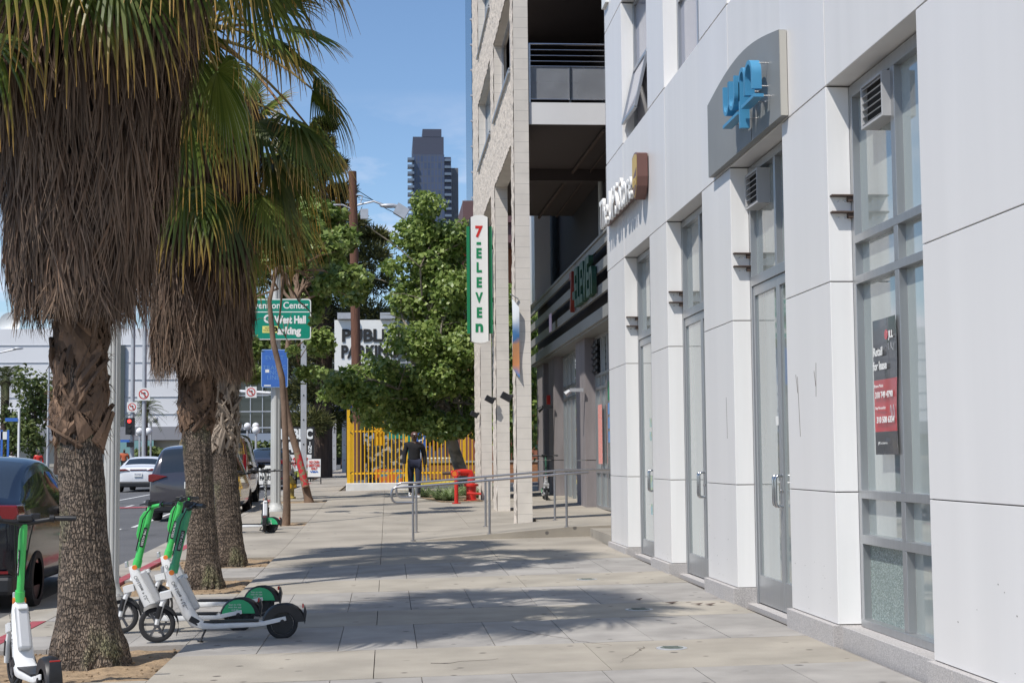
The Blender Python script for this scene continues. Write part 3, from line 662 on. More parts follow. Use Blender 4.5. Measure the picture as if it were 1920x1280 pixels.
# balcony railing
br = thing('balcony_railing', 'steel balcony railing with horizontal bars above a perforated mesh panel', 'railing', (3.4, 28.95, 8.18))
b = MB()
for z, r in ((9.33, .022), (9.22, .01), (9.11, .01), (9.0, .01), (8.9, .012), (8.26, .012)): b.tube([(2.7, 28.95, z), (4.25, 28.95, z)], r, 8)
for x in (2.72, 3.5, 4.2): b.box(x - .018, x + .018, 28.93, 28.97, 8.18, 8.9 if x == 3.5 else 9.33)
b.build('rail_bars', m_steel, br)
b = MB()
for i in range(74): x = 2.74 + i * .02; b.box(x, x + .007, 28.955, 28.958, 8.27, 8.89)
for i in range(31): z = 8.28 + i * .02; b.box(2.74, 4.2, 28.959, 28.961, z, z + .006)
b.build('mesh_panel', m_galv, br)
# wall spotlights on the columns
for (Y, z, lab) in ((29.2, 2.62, 'nearest block column'), (33.95, 2.75, 'middle block column'), (40.1, 2.6, 'farthest block column')):
    t = thing('spotlight', 'small black floodlight bracketed on the street side of the %s' % lab, 'floodlight', (2.37, Y, z), 0, 'black floodlights on the block columns')
    b = MB(); b.tube([(2.375, Y, z), (2.3, Y, z)], .03, 8); b.build('bracket', m_black, t)
    b = MB(); b.obox((2.24, Y, z - .02), (.09, 0, -.05), (0, .08, 0), (.03, 0, .055)); b.build('lamp_head', m_black, t, bevel=.01)
# person-photo banner
bn = thing('wall_banner', 'blue and white banner with an orange picture hung on the nearest block column', 'banner', (2.3, 29.3, 4))
b = MB(); V = []
for j in range(9):
    for i in range(4): V.append((lerp(2.46, 2.33, i / 3) + .0, 28.72 + .03 * math.sin(j * .7 + i * .5), lerp(2.98, 4.3, j / 8) + .06 * i - .05))
b.add(V, [(j * 4 + i, j * 4 + i + 1, (j + 1) * 4 + i + 1, (j + 1) * 4 + i) for j in range(8) for i in range(3)])
m_ban = bpy.data.materials.new('banner_print'); m_ban.use_nodes = True; N = m_ban.node_tree.nodes; l = m_ban.node_tree.links
t_ = N.new('ShaderNodeTexCoord'); s1 = N.new('ShaderNodeSeparateXYZ'); nz = N.new('ShaderNodeTexNoise'); nz.inputs['Scale'].default_value = 3; ad = N.new('ShaderNodeMath'); ad.operation = 'MULTIPLY_ADD'; ad.inputs[1].default_value = .5
rp = N.new('ShaderNodeValToRGB'); E_ = rp.color_ramp.elements; E_[0].position = 0; E_[0].color = (.05, .2, .45, 1); E_[1].position = .8; E_[1].color = (.75, .78, .8, 1)
for p, c_ in ((.12, (.05, .2, .45, 1)), (.2, (.6, .25, .1, 1)), (.5, (.65, .32, .15, 1)), (.56, (.05, .2, .45, 1))): e = E_.new(p); e.color = c_
mr = N.new('ShaderNodeMapRange'); mr.inputs['From Min'].default_value = -1.0; mr.inputs['From Max'].default_value = .7
l.new(t_.outputs['Object'], s1.inputs[0]); l.new(t_.outputs['Object'], nz.inputs['Vector']); l.new(nz.outputs['Fac'], ad.inputs[0]); l.new(s1.outputs['Z'], ad.inputs[2]); l.new(ad.outputs[0], mr.inputs[0]); l.new(mr.outputs[0], rp.inputs[0]); l.new(rp.outputs[0], N['Principled BSDF'].inputs['Base Color'])
b.build('banner_cloth', m_ban, bn, smooth=True, fixn=False)
b = MB(); b.tube([(2.45, 28.78, 4.42), (2.3, 28.7, 4.5)], .012, 6); b.build('banner_arm', m_galv, bn)
# vertical sign
vs = thing('vertical_sign', 'tall white and green sign with a red seven mounted on the block column', 'sign', (2.07, 34.6, 4.06))
b = MB(); yF = 34.5
P = [(-.19, -1.42), (-.1, -1.455), (0, -1.465), (.1, -1.455), (.19, -1.42), (.19, 1.38), (.1, 1.42), (0, 1.43), (-.1, 1.42), (-.19, 1.38)]
b.prism(P, (2.07, yF, 5.48), (1, 0, 0), (0, 0, 1), (0, .22, 0)); b.build('sign_case', m_signwhite, vs)
b = MB(); b.prism([(x * 1.13, z) for x, z in P], (2.07, yF + .03, 5.48), (1, 0, 0), (0, 0, .985), (0, .16, 0)); b.build('sign_trim', m_black, vs)
b = MB(); b.box(1.79, 2.36, yF + .07, yF + .17, 4.24, 6.66); b.build('green_wing', m_green, vs)
b = MB()
for z in (6.2, 5.0, 4.5): b.box(2.3, 2.405, yF + .1, yF + .16, z - .05, z + .05)
b.build('mount_arm', m_black, vs)
zt = [6.52, 6.21, 5.955, 5.58, 5.225, 4.87, 4.53, 4.2]
for ch, z, m_, s_, wd in (('7', 6.52, m_redp, .34, .17), ('-', 6.29, m_green, .34, .1), ('E', 6.03, m_green, .3, .12), ('L', 5.71, m_green, .3, .12), ('E', 5.37, m_green, .3, .12), ('V', 5.03, m_green, .3, .17), ('E', 4.69, m_green, .3, .12), ('n', 4.385, m_green, .36, .17)):
    text(ch, s_, (2.055, yF - .001, z), (1, 0, 0), (0, 0, 1), m_, vs, 'sign_lettering', ext=.006, bold=.014, width=wd)
# wall letters under the fascia
wl = thing('storefront_letters', 'raised green and red store letters coloured as if shaded on the shaded slatted fascia', 'sign', (4.15, 32.6, 4.5))
text('7', 1.2, (4.17, 34.5, 5.12), (0, -1, 0), (0, 0, 1), m_shadered, wl, 'numeral', ext=.05, bold=.03, width=.45)
text('-ELEVEn', 1.15, (4.17, 32.5, 5.12), (0, -1, 0), (0, 0, 1), m_shadegreen, wl, 'letters', ext=.05, bold=.03, width=3.3)
b = MB(); b.box(4.08, 4.10, 38.3, 38.8, 4.6, 5.05); tag(b.build('small_wall_sign', M('pink_sign', (.65, .5, .6), .5)), 'small pale pink tilted sign on the dark slatted fascia', 'sign')

# ramp, platform and railing
rp_ = MB()
ys_ = (25.35, 27.45)
prf = [(.45, .0), (3.05, .16), (4.9, .18)]
V = []
for X, h in prf:
    for y_ in ys_: V += [(X, y_, gz(X, y_) + .006 + h), (X, y_, gz(X, y_) - .1)]
rp_.add(V, [(0, 2, 6, 4), (4, 6, 10, 8), (0, 4, 5, 1), (4, 8, 9, 5), (2, 3, 7, 6), (6, 7, 11, 10), (8, 10, 11, 9)])
rp_.box(2.75, 4.9, 27.452, 46, .1, .30); rp_.box(3.3, 4.9, 22.95, 25.345, 0, .29)
struct(rp_.build('ramp', m_conc, fixn=True))
def rail(Y, xs, lab, rl):
    t = thing('handrail', lab, 'handrail', (xs[0], Y, gz(xs[0], Y)), 0, 'steel handrails of the ramp')
    def rz_(X): return gz(X, Y) + (0 if X < .45 else .16 * min(1, (X - .45) / 2.6)) + .006
    ht = .87; b = MB(); x0 = xs[0]
    loop = [(x0 + .02, Y, rz_(x0) + ht - .25), (x0 - .27, Y, rz_(x0) + ht - .25), (x0 - .33, Y, rz_(x0) + ht - .22), (x0 - .35, Y, rz_(x0) + ht - .16), (x0 - .35, Y, rz_(x0) + ht - .09), (x0 - .33, Y, rz_(x0) + ht - .03), (x0 - .27, Y, rz_(x0) + ht), (x0, Y, rz_(x0) + ht + .005)]
    b.tube(loop + [(3.05, Y, rz_(3.05) + ht), (rl, Y, rz_(3.05) + ht + .01)], .021, 10); b.build('rail_tube', m_rail, t, smooth=True)
    for X in xs:
        b = MB(); b.tube([(X, Y, rz_(X) - .01), (X, Y, rz_(X) + ht - .01)], .02, 10); b.lathe([(.045, 0), (.045, .012)], (X, Y, rz_(X) - .002), 12); b.build('post', m_rail, t, smooth=True)
    return t
rail(25.42, [.41, 1.66, 2.93], 'near steel handrail along the street edge of the ramp', 3.30)
rail(27.4, [.5, 1.72, 2.95], 'far steel handrail on the inner side of the ramp', 4.4)

# ================================================================ palms
m_trunk = None
def trunk_mat():
    m = M('palm_bark', (.29, .225, .17), .95, ns=5, na=.45, col2=(.16, .12, .09), bstr=(1, 1, .6)); n = m.node_tree; N = n.nodes; l = n.links; b = N['Principled BSDF']
    src = b.inputs['Base Color'].links[0].from_socket; t = N.new('ShaderNodeTexCoord')
    def mapped(sc): q = N.new('ShaderNodeMapping'); q.inputs['Scale'].default_value = sc; l.new(t.outputs['Object'], q.inputs[0]); return q.outputs[0]
    dn = N.new('ShaderNodeTexNoise'); dn.inputs['Scale'].default_value = 9; l.new(t.outputs['Object'], dn.inputs['Vector']); ad = N.new('ShaderNodeMix'); ad.data_type = 'RGBA'; ad.blend_type = 'ADD'; ad.inputs[0].default_value = .06
    l.new(t.outputs['Object'], ad.inputs[6]); l.new(dn.outputs['Color'], ad.inputs[7]); q = N.new('ShaderNodeMapping'); q.inputs['Scale'].default_value = (1, 1, .26); l.new(ad.outputs[2], q.inputs[0])
    v = N.new('ShaderNodeTexVoronoi'); v.feature = 'DISTANCE_TO_EDGE'; v.inputs['Scale'].default_value = 64; l.new(q.outputs[0], v.inputs['Vector'])
    q2 = N.new('ShaderNodeMapping'); q2.inputs['Scale'].default_value = (.25, .25, 1); l.new(ad.outputs[2], q2.inputs[0]); nz2 = N.new('ShaderNodeTexNoise'); nz2.inputs['Scale'].default_value = 34; nz2.inputs['Detail'].default_value = 4; l.new(q2.outputs[0], nz2.inputs['Vector'])
    r = N.new('ShaderNodeMapRange'); r.inputs['From Min'].default_value = .0; r.inputs['From Max'].default_value = .16; r.inputs['To Min'].default_value = .22; r.clamp = True; l.new(v.outputs['Distance'], r.inputs[0])
    r2 = N.new('ShaderNodeMapRange'); r2.inputs['From Min'].default_value = .36; r2.inputs['From Max'].default_value = .50; r2.inputs['To Min'].default_value = .55; l.new(nz2.outputs['Fac'], r2.inputs[0])
    mm = N.new('ShaderNodeMath'); mm.operation = 'MULTIPLY'; l.new(r.outputs[0], mm.inputs[0]); l.new(r2.outputs[0], mm.inputs[1])
    hs = N.new('ShaderNodeHueSaturation'); l.new(src, hs.inputs['Color']); l.new(mm.outputs[0], hs.inputs['Value'])
    nz_ = N.new('ShaderNodeTexNoise'); nz_.inputs['Scale'].default_value = 3.2; nz_.inputs['Detail'].default_value = 6; l.new(mapped((1, 1, .6)), nz_.inputs['Vector'])
    rg = N.new('ShaderNodeMapRange'); rg.inputs['From Min'].default_value = .55; rg.inputs['From Max'].default_value = .70; rg.inputs['To Max'].default_value = .42; l.new(nz_.outputs['Fac'], rg.inputs[0])
    x = N.new('ShaderNodeMix'); x.data_type = 'RGBA'; x.blend_type = 'MULTIPLY'; x.inputs[7].default_value = (.75, 1.5, .45, 1); l.new(rg.outputs[0], x.inputs[0]); l.new(hs.outputs[0], x.inputs[6]); l.new(x.outputs[2], b.inputs['Base Color'])
    bp = N.new('ShaderNodeBump'); bp.inputs['Strength'].default_value = 1; bp.inputs['Distance'].default_value = .022; l.new(mm.outputs[0], bp.inputs['Height']); l.new(bp.outputs[0], b.inputs['Normal'])
    return m
m_trunk = trunk_mat()
m_boot = M('leaf_boot', (.20, .125, .08), .9, ns=5, na=.6, island=.45, bump=.5, bs=25, bstr=(1, 1, .4))
m_boot2 = M('leaf_boot_pale', (.37, .30, .235), .9, ns=5, na=.5, island=.4, bump=.5, bs=25, bstr=(1, 1, .4))
m_fibre = M('fibre_mat', (.11, .07, .045), 1, ns=30, na=.6, bstr=(1, 1, .3), bump=.8, bs=60)
m_skirt = leafmat('dead_thatch', (.035, .017, .009), (.185, .11, .068), (.27, .195, .14), .12, .75, .3)
m_palmg = leafmat('palm_green', (.062, .095, .014), (.135, .17, .03), (.46, .26, .06), .28, .45, .66)
m_core = M('light_block_core', (.035, .022, .016), 1)

def trunk_mesh(x, y_, prof, n=72, seed=0):
    V = []; F = []; rows = []
    z0 = prof[0][0]; z1 = prof[-1][0]; nz_ = int((z1 - z0) / .035)
    for j in range(nz_ + 1):
        z = lerp(z0, z1, j / nz_)
        for (a, ra, xa), (b, rb, xb) in zip(prof, prof[1:]):
            if z <= b + 1e-6: t = (z - a) / (b - a); t = t * t * (3 - 2 * t) * .5 + t * .5; r = lerp(ra, rb, t); cx = lerp(xa, xb, t); break
        for k in range(n):
            th = 2 * math.pi * k / n
            rb_ = .010 * noise.noise(Vector((math.cos(th) * 9, math.sin(th) * 9, z * .9 + seed)))
            ring = .006 * noise.noise(Vector((math.cos(th) * 1.5, math.sin(th) * 1.5, z * 16 + seed)))
            crack = 0
            base = 0
            h = z - z0
            if h < .5:
                e = (1 - h / .5) ** 2; base = e * (.10 * abs(noise.noise(Vector((math.cos(th) * 3.5, math.sin(th) * 3.5, seed + h * 2.5)))) + .03 * noise.noise(Vector((math.cos(th) * 14, math.sin(th) * 14, h * 14))))
            rr = r + rb_ + ring + crack + base
            V.append((x + cx + rr * math.cos(th), y_ + rr * math.sin(th), z))
    for j in range(nz_):
        for k in range(n): k2 = (k + 1) % n; F.append((j * n + k, j * n + k2, (j + 1) * n + k2, (j + 1) * n + k))
    b = MB(); b.add(V, F); return b
def fan(mb, base, az, el, pet, rad, nseg, spread, droop, rnd, roll=0, dead=False, mbp=None, wscale=1):
    d = Vector((math.cos(az) * math.cos(el), math.sin(az) * math.cos(el), math.sin(el)))
    base = Vector(base)
    # petiole: arcs down
    pp = []; 
    for i in range(6):
        t = i / 5; pp.append(base + d * pet * t + Vector((0, 0, -1)) * (droop * .35 * pet * t * t))
    hd = (pp[-1] - pp[-2]).normalized()
    if mbp is not None: mbp.tube(pp, [lerp(.026, .012, i / 5) for i in range(6)], 5, False, 0)
    side = hd.cross(Vector((0, 0, 1)))
    if side.length < .1: side = Vector((-math.sin(az), math.cos(az), 0))
    side.normalize(); up = side.cross(hd).normalized()
    side = (side * math.cos(roll) + up * math.sin(roll)).normalized(); up = side.cross(hd).normalized()
    H = pp[-1]; NS = 7
    for s in range(nseg):
        u = (s + .5) / nseg * 2 - 1; ph = u * spread / 2
        L_ = rad * (1 - .28 * abs(u) ** 1.5) * random.uniform(.9, 1.08); dd = hd * math.cos(ph) + side * math.sin(ph)
        sag = droop * random.uniform(.75, 1.3); hw = spread / nseg / 2 * 1.04; V = []; T = []
        cup = .18 * abs(u)
        tw = random.uniform(-.3, .3)
        for i in range(NS):
            t = .02 + .98 * i / (NS - 1)
            p = H + dd * L_ * t * (1 - .22 * sag * t * t) + up * (cup * L_ * t * (1 - t)) + Vector((0, 0, -1)) * (sag * L_ * .62 * max(0, t - .25) ** 2)
            wd = hw * L_ * t if t < .42 else hw * L_ * .42 * max(0, 1 - (t - .42) / .58) ** .8
            wd = max(wd, .0018) * wscale
            wv = (-hd * math.sin(ph) + side * math.cos(ph))
            if t > .45: wv = (wv + up * tw * (t - .45) * 2).normalized()
            V += [p - wv * wd - up * wd * .45, p + up * wd * .3, p + wv * wd - up * wd * .45]; T += [t] * 3
        F = []
        for i in range(NS - 1): F += [(i * 3, i * 3 + 1, i * 3 + 4, i * 3 + 3), (i * 3 + 1, i * 3 + 2, i * 3 + 5, i * 3 + 4)]
        mb.add(V, F, 0, T, rnd)
def skirt(mb, x, y_, zlo, zhi, rfun, nf, rng):
    for f in range(nf):
        z0 = zlo + (zhi - zlo) * (rng.random() ** .9) + .25; th = rng.uniform(0, 2 * math.pi); rr = rfun(min(z0, zhi)) * rng.uniform(.72, 1.03)
        rnd = rng.random(); L0 = rng.uniform(.55, 1.0); sp = rng.uniform(.12, .34)
        cx, cy = x + math.cos(th) * rr * .86, y_ + math.sin(th) * rr * .86
        tang = Vector((-math.sin(th), math.cos(th), 0)); rad_ = Vector((math.cos(th), math.sin(th), 0))
        for s in range(20):
            u = rng.uniform(-1, 1); L_ = L0 * rng.uniform(.6, 1.1)
            zb = max(z0 - L_, zlo - .16 * rng.random() - .06 * math.sin(th * 5))
            if z0 - zb < .15: continue
            L_ = z0 - zb
            w = rng.uniform(.0035, .010); A = Vector((cx, cy, z0)) + tang * u * sp * .2; ra = rfun(zb) * rng.uniform(.85, 1.05)
            B = Vector((x + math.cos(th) * ra, y_ + math.sin(th) * ra, zb)) + tang * u * sp
            Mid = A.lerp(B, .55) + rad_ * rng.uniform(.0, .10) + tang * rng.uniform(-.04, .04)
            wv = (tang + rad_ * rng.uniform(-.6, .6)).normalized()
            V = []; T = []
            for i, t in enumerate((0, .3, .62, 1)):
                p = A * (1 - t) ** 2 + Mid * 2 * t * (1 - t) + B * t * t; ww = w * (1.0 if i < 2 else .75 if i == 2 else .12)
                V += [p - wv * ww, p + wv * ww]; T += [t * rng.uniform(.6, 1)] * 2
            mb.add(V, [(0, 1, 3, 2), (2, 3, 5, 4), (4, 5, 7, 6)], 0, T, rnd)
def boots(mb, x, y_, z0, z1, r, n, rng, size=1):
    for i in range(n):
        th = i * 2.39996 + rng.uniform(-.2, .2); z = lerp(z0, z1, (i + rng.random()) / n); s = rng.choice((-1, 1)); V = []; w0 = rng.choice((.012, .018, .024, .036)) * size; hgt = rng.uniform(.12, .36) * size; sw_ = s * rng.uniform(.1, 1.3)
        out = rng.uniform(.03, .075) if rng.random() < .25 else rng.uniform(.0, .015)
        for k in range(5):
            t = k / 4; a = th + sw_ * t; rr = r + .012 + .02 * math.sin(t * math.pi) + out * t * t * 1.1; w = w0 * (1.5 - t * .9) 
            c = Vector((x + math.cos(a) * rr, y_ + math.sin(a) * rr, z + hgt * t)); tg = Vector((-math.sin(a), math.cos(a), 0)) * w; o_ = Vector((math.cos(a), math.sin(a), 0)) * .018
            sl = Vector((0, 0, 1)) * (-w * .8 * s)
            V += [c - tg - sl, c + o_, c + tg + sl, c - o_ * 1.5]
        F = []
        for k in range(4):
            for j in range(4): F.append((k * 4 + j, k * 4 + (j + 1) % 4, (k + 1) * 4 + (j + 1) % 4, (k + 1) * 4 + j))
        F += [(3, 2, 1, 0), (16, 17, 18, 19)]
        mb.add(V, F)
    for i in range(int(n * 2.2)):      # loose fibres
        th = rng.uniform(0, 6.28); z = rng.uniform(z0, z1); rr = r + .02; p = Vector((x + math.cos(th) * rr, y_ + math.sin(th) * rr, z)); q = p + Vector((math.cos(th) * rng.uniform(.02, .1), math.sin(th) * .05, rng.uniform(-.16, .1))); 
        mb.tube([p, p.lerp(q, .6) + Vector((0, 0, .02)), q], [.004, .003, .001], 3, False)
def palm(lab, x, y_, rb, rm, zsk, zbt, ztop, ra, rbk, fans, seed, nf, bootm, lean=0, rtop=None):
    rng = random.Random(seed); random.seed(seed)
    zg = gz(x, y_) - .06
    t = thing('palm_tree', lab, 'palm tree', (x, y_, zg + .03), 0, 'fan palms along the sidewalk')
    prof = [(zg, rb, 0), (zg + .14, rb * .93, 0), (zg + .48, rb * .76, lean * .1), (zg + 1.1, rb * .24 + rm * .62, lean * .5), (zbt, rm, lean), (zsk + .5, rm * 1.0, lean), (ztop, rm * 1.0, lean)]
    trunk_mesh(x, y_, prof, seed=seed).build('trunk', m_trunk, t, smooth=False)
    b = MB(); b.lathe([(rm * .9, zbt - .06), (rm * 1.04, zbt + .05), (rm * 1.0, zsk + .2)], (x + lean, y_, 0), 20, mi=1); boots(b, x + lean, y_, zbt - .08, zsk + .15, rm * .97, 150, rng); b.build('leaf_bases', [bootm, m_fibre], t, smooth=False, fixn=False)
    rf_ = lambda z: lerp(ra, rbk, max(0, min(1, (z - zsk) / (ztop - zsk))))
    b = MB(); skirt(b, x + lean, y_, zsk, ztop, rf_, nf, rng); b.build('dead_frond_skirt', m_skirt, t, smooth=False)
    b = MB(); b.lathe([(ra * .35, zsk + .12), (ra * .6, zsk + .5), (rf_(zsk + 1) * .72, zsk + 1), (rbk * .72, ztop), (.1, ztop + .3)], (x + lean, y_, 0), 20); b.build('light_block_core', m_core, t)  # dark opaque cone added inside the skirt to block light
    b = MB(); pe = MB()
    for (az, el, pet, rad, droop, zz_) in fans(rng):
        fan(b, (x + lean + .1 * math.cos(az), y_ + .1 * math.sin(az), zz_), az, el, pet, rad, 34, R(rng.uniform(170, 215)), droop, rng.random(), roll=rng.uniform(-.5, .5), mbp=pe)
    pe.build('petioles', M('petiole', (.2, .2, .05), .5, ns=5, na=.5, col2=(.25, .12, .04)), t, smooth=True, fixn=False)
    b.build('green_fronds', m_palmg, t)
    return t
def fans_std(n, zc, rad, pet, lo=-50, hi=75):
    def f(rng):
        out = []
        for i in range(n):
            u = (i + .5) / n; el = R(lerp(lo, hi, u ** .85) + rng.uniform(-6, 6)); az = i * 2.39996 + rng.uniform(-.25, .25)
            out.append((az, el, pet * rng.uniform(.8, 1.15), rad * rng.uniform(.85, 1.12), lerp(1.25, .45, u) * rng.uniform(.8, 1.2), zc + .35 * u + rng.uniform(-.1, .1)))
        return out
    return f
def f1(rng):
    return fans_std(42, 6.2, 1.1, 1.2, -52)(rng) + [(R(-66), R(-22), .95, 1.0, 1.3, 5.75), (R(-130), R(-30), .95, 1.0, 1.4, 5.45)]
palm('nearest fan palm with thick ringed trunk beside the parked scooters', -2.225, 11.85, .285, .16, 2.55, 1.62, 5.75, .48, 1.12, f1, 3, 560, m_boot, lean=-.08)
def f2(rng):
    o = fans_std(44, 6.4, 1.0, 1.15, -48)(rng)
    o += [(R(-62), R(-30), .7, 1.12, 1.4, 5.1), (R(-92), R(-25), .75, 1.05, 1.4, 5.2), (R(-20), R(-22), .8, .95, 1.4, 5.2), (R(-8), R(0), 1.0, 1.1, .9, 5.75), (R(-40), R(-5), .85, 1.05, 1.2, 5.75), (R(10), R(-10), .9, 1.0, 1.2, 5.6)]
    return o
palm('middle fan palm with a broad brown skirt, second from the camera', -2.13, 18.25, .235, .165, 2.5, 1.85, 5.6, .50, .82, f2, 11, 430, m_boot, lean=-.09)
def f3(rng):
    o = fans_std(34, 5.35, .9, .8, -42)(rng)
    o += [(R(-60), R(-30), .5, .9, 1.0, 4.75), (R(-30), R(-10), .7, 1.0, 1.0, 5.1)]
    return o
palm('farthest fan palm of the row, its boots pale and peeling', -2.15, 21.5, .235, .172, 2.6, 1.6, 4.6, .34, .50, f3, 23, 300, m_boot2, lean=-.1)

# ================================================================ street poles and signs
def fluted_pole(lab, X, Y, r, h, n=8, base=True, mat=None, lamp=False):
    z = gz(X, Y); t = thing('street_pole', lab, 'pole', (X, Y, z)); b = MB(); V = []; nn = n * 3; prof = [(0, 1.0), (h, .8)]
    for zz_, k in prof:
        for i in range(nn):
            a = 2 * math.pi * i / nn; rr = r * k * (1 if i % 3 else .86); V.append((X + rr * math.cos(a), Y + rr * math.sin(a), z + zz_))
    b.add(V, [(i, (i + 1) % nn, nn + (i + 1) % nn, nn + i) for i in range(nn)] + [tuple(range(nn))[::-1], tuple(range(nn, 2 * nn))]); b.build('shaft', mat or m_polepaint, t)
    if base:
        b = MB(); b.lathe([(r * 1.9, -.02), (r * 1.85, .05), (r * 1.5, .09), (r * 1.12, .16), (r * 1.05, .2)], (X, Y, z), 16); o = b.build('base', mat or m_polepaint, t, smooth=True)
        b = MB()
        for i in range(4): a = math.pi / 4 + i * math.pi / 2; b.lathe([(.018, .05), (.018, .10)], (X + r * 1.65 * math.cos(a), Y + r * 1.65 * math.sin(a), z), 6)
        b.build('anchor_bolt', m_steel, o)
    return t
fluted_pole('pale grey round pole right behind the nearest fan palm', -2.89, 16.6, .085, 6.2, 12)
fluted_pole('pale fluted street pole carrying the green and blue signs', -2.62, 36.7, .125, 9.5, 6)
def square_post(lab, X, Y, w, h, mat=None):
    z = gz(X, Y); t = thing('sign_post', lab, 'post', (X, Y, z)); b = MB(); b.box(X - w / 2, X + w / 2, Y - w / 2, Y + w / 2, z - .05, z + h); b.build('shaft', mat or m_galv, t, bevel=.01)
    b = MB()
    for i in range(int(h / .9)): b.tube([(X, Y - w / 2 - .012, z + .7 + i * .9), (X, Y - w / 2 + .01, z + .7 + i * .9)], .03, 8)
    b.build('bolt', m_dark, t); return t
square_post('square galvanised post beyond the leaning tree', -3.08, 57.5, .21, 7.6)
t = square_post('thin pale pole far up the sidewalk with a blue sign', -2.55, 92, .27, 3.2)
b = MB(); b.box(-3.1, -2.0, 91.9, 91.95, gz(-2.5, 92) + 3.2, gz(-2.5, 92) + 3.9); b.build('blue_plate', m_bluesign, t)
square_post('grey pole farthest up the sidewalk', -3.6, 105, .3, 5.5)
# green freeway-style sign
gs = thing('guide_sign', 'green convention center parking sign high on the fluted pole', 'road sign', (-2.65, 36.5, 4.3))
yG = 36.5; x0, x1, z0, z1 = -3.52, -1.79, 4.26, 5.22
def rrect(x0, x1, z0, z1, r, n=5):
    P = []
    for cx, cz, a0 in ((x1 - r, z0 + r, -90), (x1 - r, z1 - r, 0), (x0 + r, z1 - r, 90), (x0 + r, z0 + r, 180)):
        for i in range(n + 1): a = R(a0 + 90 * i / n); P.append((cx + r * math.cos(a), cz + r * math.sin(a)))
    return P
b = MB(); b.prism(rrect(x0, x1, z0, z1, .07), (0, yG, 0), (1, 0, 0), (0, 0, 1), (0, .03, 0)); b.build('border', m_signwhite, gs)
b = MB(); b.prism(rrect(x0 + .025, x1 - .025, z0 + .025, z1 - .025, .055), (0, yG - .004, 0), (1, 0, 0), (0, 0, 1), (0, .003, 0)); b.build('green_face', m_hwy, gs)
b = MB(); b.box(x0 + .02, x1 - .02, yG - .006, yG - .0045, 4.90, 4.922); b.build('divider', m_signwhite, gs)
text('Convention Center', .22, (-2.66, yG - .007, 5.06), (1, 0, 0), (0, 0, 1), m_signwhite, gs, 'sign_lettering', ext=.001, bold=.004, width=1.6)
text('West Hall', .24, (-2.27, yG - .007, 4.72), (1, 0, 0), (0, 0, 1), m_signwhite, gs, 'sign_lettering', ext=.001, bold=.012, width=.74)
text('Parking', .24, (-2.36, yG - .007, 4.46), (1, 0, 0), (0, 0, 1), m_signwhite, gs, 'sign_lettering', ext=.001, bold=.012, width=.66)
b = MB(); b.box(-2.92, -2.56, yG - .008, yG - .006, 4.42, 4.58); o = b.build('yellow_sticker', M('sticker_yellow', (.75, .72, .2), .5), gs)
text('HOMEOG\nTICKER.COM', .07, (-2.74, yG - .0095, 4.5), (1, 0, 0), (0, 0, 1), m_black_txt, gs, 'sticker_lettering', ext=.0006, width=.32, linesp=.85)
text('G', .26, (-2.8, yG - .0075, 4.74), (1, 0, 0), (0, 0, 1), m_signwhite, gs, 'graffiti_tag', ext=.001, bold=.01)
text('R', .2, (-2.74, yG - .0095, 4.72), (1, 0, 0), (0, 0, 1), m_black_txt, gs, 'graffiti_tag', ext=.001)
bs_ = thing('blue_sign', 'faded blue event traffic sign on the fluted pole below the green one', 'road sign', (-2.62, 36.5, 3.15))
b = MB(); b.prism(rrect(-2.945, -2.325, 3.14, 4.03, .04), (0, yG, 0), (1, 0, 0), (0, 0, 1), (0, .012, 0)); b.build('border', M('pale_blue', (.35, .5, .72), .5), bs_)
b = MB(); b.prism(rrect(-2.93, -2.34, 3.155, 4.015, .035), (0, yG - .004, 0), (1, 0, 0), (0, 0, 1), (0, .003, 0)); b.build('blue_face', m_bluesign, bs_)
text('EVENT\n\nTRAFFIC\nNO\nLINES', .145, (-2.635, yG - .006, 3.6), (1, 0, 0), (0, 0, 1), m_bluefade, bs_, 'faded_lettering', ext=.0008, linesp=.8)
b = MB(); b.box(-2.85, -2.76, yG - .007, yG - .0045, 3.49, 3.56); b.box(-2.88, -2.72, yG - .007, yG - .0045, 3.17, 3.2); b.build('sticker', m_signwhite, bs_)

